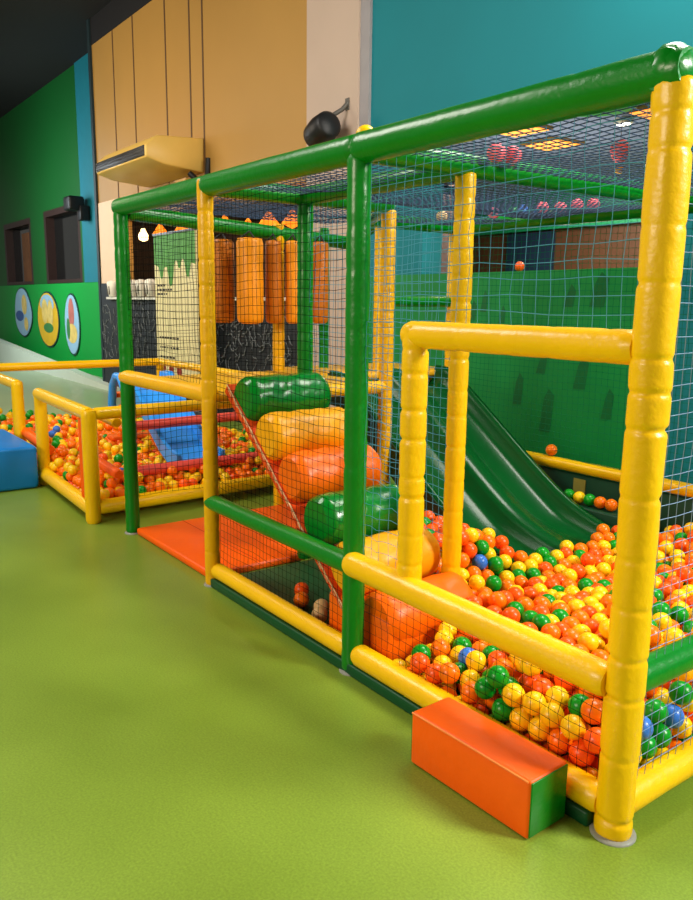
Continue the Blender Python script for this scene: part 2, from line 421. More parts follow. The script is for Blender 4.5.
# ---------------------------------------------------------------- climbing ramp with bolsters
CR = thing('climbing_ramp', 'padded climbing ramp of green, yellow and orange bolsters up to the deck', 'climbing ramp', (-1.9, .33, 0))
b = MB()
for y0, y1, dz in ((.065, .58, 0),):
    t0, t1 = Vector((-2.585, 0, 1.16)), Vector((-1.26, 0, .04)); n = Vector((t1.z - t0.z, 0, -(t1.x - t0.x))).normalized()
    q0, q1 = t0 + n*.06, t1 + n*.06
    b.hexa([(q0.x,y0,q0.z),(q1.x,y0,max(.037,q1.z)),(q1.x,y1,max(.037,q1.z)),(q0.x,y1,q0.z),(t0.x,y0,t0.z),(t1.x,y0,t1.z),(t1.x,y1,t1.z),(t0.x,y1,t0.z)])
put(b.build('ramp_board', RED, bevel=.008), CR)
b = MB(); k = 46
for i in range(k):
    p = t0.lerp(t1, (i + .5)/k); s = 1 if i % 2 else -1
    b.tube([(p.x - .012*s, .062, p.z - .008), (p.x + .014, .060, p.z - .03)], .0022, 5)
pp = [t0.lerp(t1, i/20) for i in range(21)]
b.tube([(p.x, .063, p.z - .004 + .004*math.sin(i*2.1)) for i, p in enumerate(pp)], .004, 6)
put(b.build('lacing', LACE), CR)
def bolster(x, z, y0, y1, r, m):
    b = MB(); n = 26; pts = []; prof = []
    L = y1 - y0
    for i in range(n + 1):
        t = i/n; pts.append((x, y0 + L*t, z)); e = min(t, 1 - t)*L
        prof.append(r*(1 - .22*max(0, 1 - e/.05)**2.2))
    def rad(i, a): return prof[i]*(1 + .05*noise.noise((i*.35 + x*9, math.cos(a)*1.6, math.sin(a)*1.6)) + .012*math.sin(5*a + i*.9))
    b.tube(pts, rad, 28)
    return b
cols = [ROLL_G, ROLL_Y, ROLL_O, ROLL_G, ROLL_Y, ROLL_O]
labs = ['green bolster, topmost', 'yellow bolster, upper', 'orange bolster, upper', 'green bolster, lower', 'yellow bolster, lower', 'orange bolster, lowest']
for k in range(6):
    x = -2.43 + .232*k; z = 1.085 - .170*k
    o = put(bolster(x, z, .075, .585, .128, cols[k]).build('step_roll', cols[k]), CR); o['label'] = labs[k]
b = MB(); b.box((-1.62, .07, .037), (-1.165, .585, .27)); put(b.build('end_block', ROLL_O, bevel=.02), CR)

# ---------------------------------------------------------------- double slide
SL = thing('slide', 'dark green double lane slide running down into the ball pit', 'slide', (-2.2, 1.8, 0))
path = [(-3.32,1.13),(-3.2,1.12),(-3.1,1.075),(-2.95,.98),(-2.6,.735),(-2.25,.49),(-2.0,.335),(-1.8,.25),(-1.62,.20),(-1.46,.165),(-1.34,.14)]
fine = []
for i in range(len(path) - 1):
    p0 = path[max(i-1,0)]; p1 = path[i]; p2 = path[i+1]; p3 = path[min(i+2, len(path)-1)]
    for k in range(4):
        t = k/4; f = lambda j: .5*((2*p1[j]) + (-p0[j]+p2[j])*t + (2*p0[j]-5*p1[j]+4*p2[j]-p3[j])*t*t + (-p0[j]+3*p1[j]-3*p2[j]+p3[j])*t**3)
        fine.append((f(0), f(1)))
fine.append(path[-1])
ya, yb_, dep = 1.27, 2.33, .15
sec = [(0,-.10),(0,0),(.035,.0),(.05,-.05),(.07,-.11),(.11,-dep),(.38,-dep),(.42,-.11),(.44,-.05),(.465,-.005),(.595,-.005),(.62,-.05),(.64,-.11),(.68,-dep),(.95,-dep),(.99,-.11),(1.01,-.05),(1.025,0),(1.06,0),(1.06,-.10)]
b = MB(); vs = []
for (x, z) in fine:
    for (yy, dz) in sec: vs.append((x, ya + yy, max(.045, z + dz*min(1, (z + .1)/.45))))
m_ = len(sec)
b.add(vs, [(i*m_+k, (i+1)*m_+k, (i+1)*m_+k+1, i*m_+k+1) for i in range(len(fine)-1) for k in range(m_-1)], 0, True)
o = put(b.build('slide_bed', SLIDE), SL)
sd = o.modifiers.new('thick', 'SOLIDIFY'); sd.thickness = .012; sd.offset = -1
for y0 in (ya - .014, ya + 1.062):
    b = MB(); vs = []
    for (x, z) in fine: vs += [(x, y0, z - .02), (x, y0, max(.04, z - .24)), (x, y0 + .012, z - .02), (x, y0 + .012, max(.04, z - .24))]
    fs = []
    for i in range(len(fine)-1):
        a = i*4; c = a + 4; fs += [(a,a+1,c+1,c),(a+2,c+2,c+3,a+3),(a,c,c+2,a+2),(a+1,a+3,c+3,c+1)]
    b.add(vs, fs); put(b.build('side_skirt', mat('slide_skirt_plastic', (22,60,34), .3)), SL)

# ---------------------------------------------------------------- foam step in front
FS = thing('foam_step', 'orange foam step block with green ends on the floor by the near post', 'step block', (-.38, -.16, 0))
FS.rotation_euler.z = .03
b = MB(); b.box((-.262, -.093, .002), (.262, .093, .2))
o = b.build('body', ORG, bevel=.012, seg=3); o.parent = FS
for s in (-1, 1):
    b = MB(); b.box((s*.262 - .003, -.087, .010), (s*.262 + .003, .087, .193)); o = b.build('end_panel', GRN, bevel=.002); o.parent = FS; o['label'] = 'green vinyl end'
b = MB()
b.tube([(-.255, -.094, .1965), (0, -.0945, .198), (.255, -.094, .1965)], .0035, 6)
o = b.build('seam_piping', mat('pale_orange_piping', (255,140,60), .5)); o.parent = FS

# ---------------------------------------------------------------- toddler ball pit
TP = thing('toddler_pit_fence', 'low yellow padded fence around the toddler ball pit', 'fence', (-6, .9, 0))
def tp(name, a, c, m=YEL, r=.05, **k):
    SEED[0] += 1
    return put(foam(a, c, r, seam=k.pop('seam', .5), pinch=.03, seed=SEED[0], **k).build(name, m), TP)
TH = .8; CX = -4.3; LX = -8.72
tp('post', (CX, -.14, 0), (CX, -.14, TH + .03), r=.055); tp('post', (-5.74, -.08, 0), (-5.74, -.08, TH + .03), r=.052)
tp('post', (-6.62, -.05, 0), (-6.62, -.05, TH + .03), r=.055); tp('post', (LX, 0, 0), (LX, 0, TH + .03)); tp('post', (LX, 2.3, 0), (LX, 2.3, TH + .03)); tp('post', (CX - .15, 2.3, 0), (CX - .15, 2.3, TH + .03))
tp('rail', (CX, -.14, TH), (-5.8, -.08, TH)); tp('rail', (-6.6, -.05, TH), (LX, 0, TH))
tp('rail', (LX, 0, TH), (LX, 2.3, TH)); tp('rail', (CX, -.1, TH), (CX - .15, 2.3, TH), r=.045); tp('rail', (LX, 2.3, TH), (CX - .15, 2.3, TH), r=.045)
tp('rail', (CX, -.14, .1), (-5.74, -.08, .1), r=.055); tp('rail', (-6.62, -.05, .1), (LX, 0, .1), r=.055); tp('rail', (LX, 0, .1), (LX, 2.3, .1)); tp('rail', (LX, 2.3, .1), (CX - .15, 2.3, .1))
tp('rail', (CX, -.1, .11), (CX - .12, 2.3, .11), r=.055)
o = tp('rail', (-5.74, -.03, .3), (-6.6, .0, .34), ORG, r=.05); o['label'] = 'orange bar across the entrance'
o = tp('side_pad', (CX - .17, -.13, .16), (CX - .17, -.13, TH - .05), ORG, r=.035); o['label'] = 'orange pad beside the corner post'
for a, c in (((-5.12, .42, .55), (-5.12, 2.1, .57)), ((-4.62, .3, .27), (-4.66, 2.1, .27))):
    o = tp('rail', a, c, PINK, r=.042); o['label'] = 'red padded inner bar'
o = tp('rail', (-4.95, .12, .72), (-4.45, .12, .70), YEL, r=.04)
o = tp('rail', (-4.95, .1, .34), (-4.45, .12, .30), ORG, r=.04); o['label'] = 'orange padded inner bar'

# blue toddler slide
TS = thing('toddler_slide', 'small bright blue plastic slide standing in the toddler ball pit', 'slide', (-5.6, 1.0, 0))
P = [(-5.98,.84),(-5.85,.83),(-5.68,.76),(-5.4,.57),(-5.1,.36),(-4.9,.27),(-4.72,.25)]
b = MB(); vs = []; w0, w1 = .72, 1.16
sec2 = [(0,-.04),(0,.09),(.035,.09),(.05,0),(w1-w0-.05,0),(w1-w0-.035,.09),(w1-w0,.09),(w1-w0,-.04)]
for (x, z) in P:
    for yy, dz in sec2: vs.append((x, w0 + yy, z + dz))
k8 = len(sec2); fs = [(i*k8+k, (i+1)*k8+k, (i+1)*k8+(k+1) % k8, i*k8+(k+1) % k8) for i in range(len(P)-1) for k in range(k8)]
fs += [tuple(range(k8))[::-1], tuple(range((len(P)-1)*k8, len(P)*k8))]
b.add(vs, fs); put(b.build('chute', BLUE_S), TS)
for y in (.69, 1.19):
    b = MB(); b.tube([(-6.14,y,.5),(-6.12,y,.65),(-6.08,y,.80),(-5.98,y,.90),(-5.88,y,.90),(-5.78,y,.80)], .04, 10); put(b.build('handrail', BLUE_S), TS)
for k in range(3):
    b = MB(); b.box((-6.4 + .06*k, .72, .24 + .22*k), (-6.22 + .06*k, 1.16, .28 + .22*k)); put(b.build('rung', mat('orange_toy_plastic', (250,110,30), .35), bevel=.01), TS)

b = MB(); b.box((-6.75, -.78, .002), (-5.62, -.16, .37))
tag(b.build('foam_block', BLUE, bevel=.03, seg=3), 'blue foam block at the entrance of the toddler ball pit', 'step block')

# ---------------------------------------------------------------- hanging bags
BAGM = mat('orange_bag_vinyl', (238,146,14), .42, .08, 4, .2, 12)
BAGM2 = mat('dark_orange_bag_vinyl', (196,108,10), .45, .08, 4, .2, 12)
bag_specs = [((-3.98, .78), .085, 'dull orange hanging bag nearest the yellow front post', 1), ((-3.72, .86), .095, 'bright orange hanging bag, second from the yellow front post', 0),
             ((-3.80, 1.10), .06, 'narrow orange hanging bag in front of the yellow deck post', 1), ((-3.72, 1.22), .055, 'bright narrow orange bag hanging right beside the deck post', 0),
             ((-3.66, 1.42), .062, 'orange hanging bag behind the green inner post', 1)]
for (x, y), r, lab, mi in bag_specs:
    t = thing('hanging_bag', lab, 'punching bag', (x, y, 1.33), 'orange bags hanging over the deck')
    zb = 1.45; zt2 = 2.04; mm = (BAGM, BAGM2)[mi]
    b = MB(); b.lathe([(r*.6, zb), (r*.92, zb + .012), (r, zb + .04), (r*1.01, zb + .25), (r*.99, zt2 - .2), (r, zt2 - .03), (r*.9, zt2), (r*.5, zt2 + .005)], (x, y, 0), 22)
    put(b.build('bag_body', mm), t)
    b = MB()
    for a in range(3): b.tube([(x + r*.7*math.cos(a*2.1), y + r*.7*math.sin(a*2.1), zt2), (x, y, 2.09)], .006, 6)
    put(b.build('strap', BLACK), t)

# ---------------------------------------------------------------- shop front objects
t = thing('banner_stand', 'tall cream banner with a green drip top standing before the chalkboard', 'banner', (-9.6, 2.75, 0))
bx0, bx1, bz0, bz1 = -9.85, -8.5, .45, 2.52; by = 2.75
b = MB(); b.box((bx0, by, bz0), (bx1, by + .03, bz1)); put(b.build('banner_sheet', BANNER), t)
b = MB(); top = bz1; zs = []; n = 40
for i in range(n + 1):
    u = i/n; dr = .40 + .05*math.sin(u*7) ; 
    for c, wv, h in ((.18,.05,.16),(.42,.07,.30),(.63,.045,.12),(.82,.06,.22)): dr += h*math.exp(-((u - c)/wv)**4)
    zs.append((bx0 + (bx1 - bx0)*u, top - dr))
vs = []
for x, z in zs: vs += [(x, by - .003, top), (x, by - .003, z)]
b.add(vs, [(2*i, 2*i+1, 2*i+3, 2*i+2) for i in range(n)]); put(b.build('drip_print', mat('banner_green', (70,140,40), .5, .2, 5)), t)
b = MB()
for r_, (z, n0, n1) in enumerate(((1.82,.08,.28),(1.76,.08,.50),(1.70,.08,.36),(1.08,.12,.62),(.94,.12,.6),(.80,.12,.55))):
    x = bx0 + n0; rr = random.Random(r_)
    while x < bx0 + n1 + .08:
        w = rr.uniform(.03, .09); b.box((x, by - .004, z - .014), (x + w, by - .001, z + .014)); x += w + .03
put(b.build('lettering_pattern', mat('banner_ink', (48,44,40), .6)), t)
for k in range(3):
    b = MB(); c = (bx0 + .22 + .27*k, by - .003, .62); vs = [(c[0] + .085*math.cos(a*PI/12), c[1], c[2] + .085*math.sin(a*PI/12)) for a in range(24)]
    b.add(vs, [tuple(range(24))]); put(b.build('round_print', mat('banner_brown_red', (150,50,36), .6, .3, 12)), t)
b = MB(); b.box((bx0, by - .02, bz1), (bx1, by + .05, bz1 + .03)); b.box((bx0 + .6, by + .03, 0), (bx0 + .65, by + .06, bz1)); b.box((bx0 + .1, by - .12, 0), (bx1 - .1, by + .16, .06)); put(b.build('stand', mat('grey_metal', (120,120,120), .4, 0, metal=.8)), t)

cups = [(-12.42, 'lone white paper cup at the dark end of the chalkboard ledge'), (-11.5, 'white paper cup on the ledge just right of the green corner post'), (-11.12, 'second white paper cup right of the green corner post'),
        (-10.74, 'third white paper cup right of the green corner post'), (-10.34, 'white paper cup on the ledge half behind the banner')]
for x, lab in cups:
    t = thing('paper_cup', lab, 'cup', (x, WY - .13, 1.66), 'white cups along the chalkboard ledge')
    b = MB(); b.lathe([(.055,1.662),(.068,1.668),(.09,1.84),(.098,1.89),(.085,1.92),(.04,1.94)], (x, WY - .14 + .06, 0), 18); put(b.build('cup_body', PAPER), t)
    b = MB()
    for a in (-.9, -.2, .5): b.tube([(x + .087*math.sin(a), WY - .08 - .089*math.cos(a), 1.70 + .02*k) for k in range(8)], .008, 5)
    put(b.build('line_pattern', mat('cup_print', (96,92,84), .6)), t)

lamps = [(-11.62, 3.32, 2.72, 'bare bright bulb hanging by the green corner post', 1), (-11.0, 3.35, 2.74, 'amber star lantern above the left edge of the cream banner', 0), (-10.15, 3.35, 2.74, 'amber star lantern above the right edge of the cream banner', 0),
         (-8.8, 3.35, 2.7, 'amber star lantern just right of the yellow front post', 0), (-8.15, 3.35, 2.64, 'small amber lantern over the bright orange bag', 0), (-7.62, 3.35, 2.66, 'amber star lantern left of the pair over the narrow bags', 0),
         (-7.3, 3.5, 2.66, 'amber star lantern right of the pair over the narrow bags', 0), (-6.7, 3.45, 2.62, 'amber lantern glowing beside the pale column', 0)]
for x, y, z, lab, kind in lamps:
    z -= .06
    t = thing('pendant_lamp', lab, 'lamp', (x, y, z), 'pendant lamps in the shop')
    b = MB(); b.tube([(x, y, z + .12), (x, y, 2.95)], .01, 6); put(b.build('cord', BLACK), t)
    if kind:
        b = MB(); b.lathe([(.03,z+.12),(.05,z+.07),(.085,z),(.07,z-.06),(.02,z-.085)], (x, y, 0), 16); put(b.build('bulb', BULB), t)
    else:
        s = .13 if 'small' in lab else .17; b = MB()
        vs = [(0,0,s*.95),(0,0,-s*.55)]; 
        for k in range(10):
            rr = s*(.85 if k % 2 == 0 else .36); vs.append((rr*math.cos(k*PI/5), rr*math.sin(k*PI/5), -s*.15 if k % 2 == 0 else .02))
        vs = [(x + a, y + c, z + d) for a, c, d in vs]
        b.add(vs, [(0, 2 + k, 2 + (k+1) % 10) for k in range(10)] + [(1, 2 + (k+1) % 10, 2 + k) for k in range(10)]); put(b.build('lantern_shade', AMBER), t)

# ---------------------------------------------------------------- air conditioner, speakers
t = thing('air_conditioner', 'long cream air conditioner fixed high on the beige wall', 'air conditioner', (-9.4, 2.7, 3.4))
b = MB(); x0, x1, y0, y1, z0, z1 = -10.85, -8.95, 2.3, WY, 3.33, 3.66
b.add([(x0,y0+.25,z0+.05),(x1,y0+.25,z0+.05),(x1,y1,z0+.0),(x0,y1,z0+.0),(x0,y0,z0+.12),(x1,y0,z0+.12),(x1,y0,z1-.06),(x0,y0,z1-.06),(x0,y0+.16,z1+.08),(x1,y0+.16,z1+.08),(x1,y1,z1+.12),(x0,y1,z1+.12)],
      [(0,3,2,1),(0,1,5,4),(4,5,6,7),(7,6,9,8),(8,9,10,11),(1,2,10,9,6,5),(0,4,7,8,11,3),(3,11,10,2)])
put(b.build('body', ACBODY, bevel=.02), t)
b = MB(); b.box((x0 + .03, y0 - .012, z0 + .14), (x1 - .05, y0 + .004, z0 + .27)); put(b.build('air_vent', BLACK, bevel=.004), t)
b = MB()
for k in range(3): b.box((x0 + .04, y0 - .02, z0 + .155 + .04*k), (x1 - .06, y0 - .012, z0 + .162 + .04*k))
put(b.build('louver', mat('dark_louver', (52,44,36), .5)), t)
b = MB(); b.box((-9.3, 2.85, 3.0), (-8.95, WY, 3.24)); put(b.build('bracket', mat('cream_bracket', (190,150,76), .5)), t)
b = MB(); b.tube([(-8.93, 2.9, 3.3), (-8.85, 2.98, 3.2), (-8.8, 3.1, 3.2), (-8.8, 3.12, 3.5)], .04, 8); put(b.build('pipe', BLACK), t)

def speaker(x, y, z, s, rz, label):
    t = thing('wall_speaker', label, 'speaker', (x, y, z)); t.rotation_euler = (0, 0, rz)
    b = MB(); b.lathe([(.0,-.5*s),(.30*s,-.5*s),(.36*s,-.42*s),(.40*s,.0),(.36*s,.42*s),(.28*s,.5*s),(0,.5*s)], (0,0,0), 20)
    o = b.build('speaker_body', BLACK); o.parent = t; o.rotation_euler = (.15, PI/2 - .2, 0)
    b = MB(); b.tube([(.1*s, .1*s, .3*s), (.3*s, .45*s, .55*s), (.35*s, .62*s, .75*s)], .06*s, 8); b.box((.25*s, .58*s, .55*s), (.42*s, .68*s, .85*s)); o = b.build('wall_bracket', mat('grey_bracket', (90,86,80), .5)); o.parent = t
speaker(-5.72, 2.85, 3.33, .38, 0, 'black loudspeaker mounted on the pale column')
t = thing('corner_speaker', 'black box loudspeaker mounted on the blue strip of the green wall', 'speaker', (-15.7, 3.4, 3.6))
b = MB(); b.box((-15.75, 3.3, 3.4), (-15.35, 3.62, 3.68)); put(b.build('speaker_body', BLACK, bevel=.04), t)
b = MB(); b.box((-15.5, 3.5, 3.2), (-15.3, 3.7, 3.5)); put(b.build('wall_mount', BLACK, bevel=.02), t)

# ---------------------------------------------------------------- oval wall pictures
def oval(name, label, cx, cz, rx, rz, rim, fill, patches, shape=0):
    t = thing(name, label, 'wall picture', (cx, GY - .03, cz), 'oval pictures on the green wall')
    def ell(cx, cz, rx, rz, y, n=32, w=0): return [(cx + rx*math.cos(2*PI*k/n)*(1 + w*math.cos(3*2*PI*k/n + .8)), y, cz + rz*math.sin(2*PI*k/n)) for k in range(n)]
    for nm, sc, y, m in (('picture_rim', 1.06, GY - .045, rim), ('picture_field', 1.0, GY - .052, fill)):
        a = ell(cx, cz, rx*sc, rz*sc, y, w=shape); c = ell(cx, cz, rx*sc, rz*sc, GY - .021, w=shape); b = MB(); n = len(a)
        b.add(a + c, [tuple(range(n)), tuple(range(n, 2*n))[::-1]] + [(k, (k+1) % n, n + (k+1) % n, n + k) for k in range(n)]); put(b.build(nm, m), t)
    for k, (dx, dz, px, pz, m) in enumerate(patches):
        b = MB(); b.add(ell(cx + dx, cz + dz, px, pz, GY - .054 - .001*k, 20), [tuple(range(20))]); put(b.build('painted_patch', m), t)
RIM = mat('dark_green_rim', (30,70,60), .5); SKY = mat('pale_blue_print', (150,190,215), .5, .05); GOLD = mat('golden_print', (226,180,40), .5, .12, 3)
PY = mat('yellow_print', (225,195,110), .5, .2, 6); PB = mat('blue_print', (50,90,150), .5, .1); PR = mat('rose_print', (190,110,100), .5, .15); PGN = mat('green_print', (60,130,70), .5, .15)
oval('wall_picture', 'pale blue uneven oval picture, leftmost on the green wall', -20.95, 1.26, .80, .62, RIM, SKY, [(.2,.2,.25,.26,PY),(-.3,-.1,.4,.14,PB),(.3,-.3,.2,.18,PY)], .06)
oval('wall_picture', 'golden oval picture with a blue top in the middle of the three', -18.7, 1.12, .84, .64, RIM, GOLD, [(0,.38,.56,.22,SKY),(-.2,.2,.26,.3,PY),(.25,.15,.22,.32,PY),(.05,-.2,.4,.12,PGN)])
oval('wall_picture', 'narrow pale blue oval picture, nearest the blue wall strip', -16.85, 1.05, .5, .66, RIM, SKY, [(0,.25,.2,.34,PR),(0,-.2,.36,.22,PY),(-.25,-.1,.12,.24,PGN)])

# ---------------------------------------------------------------- things under the back room ceiling
for (x, y, lab) in ((-4.24, 4.13, 'warm glowing ceiling panel, left of the two squares over the net roof'), (-4.5, 4.96, 'warm glowing ceiling panel, right of the two squares over the net roof'), (-2.95, 4.55, 'warm ceiling panel half hidden behind the near yellow post')):
    t = thing('ceiling_panel', lab, 'ceiling light', (x, y, 3.3), 'ceiling panels in the back room')
    b = MB(); b.box((x - .24, y - .24, 3.27), (x + .24, y + .24, 3.299)); put(b.build('panel_frame', BEIGE), t)
    b = MB(); b.box((x - .21, y - .21, 3.262), (x + .21, y + .21, 3.2695)); put(b.build('diffuser', LAMPW), t)
x, y = -3.05, 3.75
t = thing('ceiling_drum', 'round green ceiling drum above the pink balloon', 'ceiling decoration', (x, y, 3.3))
b = MB(); b.lathe([(.30,3.2),(.34,3.22),(.34,3.299),(.2,3.2995)], (x, y, 0), 32); put(b.build('drum_ring', mat('green_drum', (30,150,70), .4, .1)), t)
x, y = -3.38, 4.6
t = thing('spot_light', 'small white spot light on the ceiling beside the green drum', 'ceiling light', (x, y, 3.3))
b = MB(); b.lathe([(.07,3.25),(.085,3.26),(.085,3.299)], (x, y, 0), 20); put(b.build('housing', WHITE), t)
b = MB(); b.lathe([(.06,3.244),(.062,3.2495)], (x, y, 0), 20); put(b.build('lamp_face', LAMPC), t)
x, y, z = -3.326, 4.5, 3.0
t = thing('hanging_balloon', 'pink toy hot air balloon with a little yellow basket hanging from the ceiling', 'hanging decoration', (x, y, z))
b = MB(); b.lathe([(.012,z-.125),(.035,z-.11),(.07,z-.06),(.09,z),(.082,z+.045),(.055,z+.08),(.01,z+.095)], (x, y, 0), 20); put(b.build('envelope', BALL['p']), t)
b = MB(); b.lathe([(.026,z-.20),(.034,z-.195),(.038,z-.145),(.03,z-.145)], (x, y, 0), 14); put(b.build('basket', YEL2), t)
b = MB(); b.tube([(x, y, z + .09), (x, y, 3.3)], .003, 5)
for a in range(4): b.tube([(x + .03*math.cos(a*PI/2), y + .03*math.sin(a*PI/2), z - .15), (x + .03*math.cos(a*PI/2), y + .03*math.sin(a*PI/2), z - .105)], .003, 4)
put(b.build('cord', mat('cord_brown', (110,80,50), .7)), t)

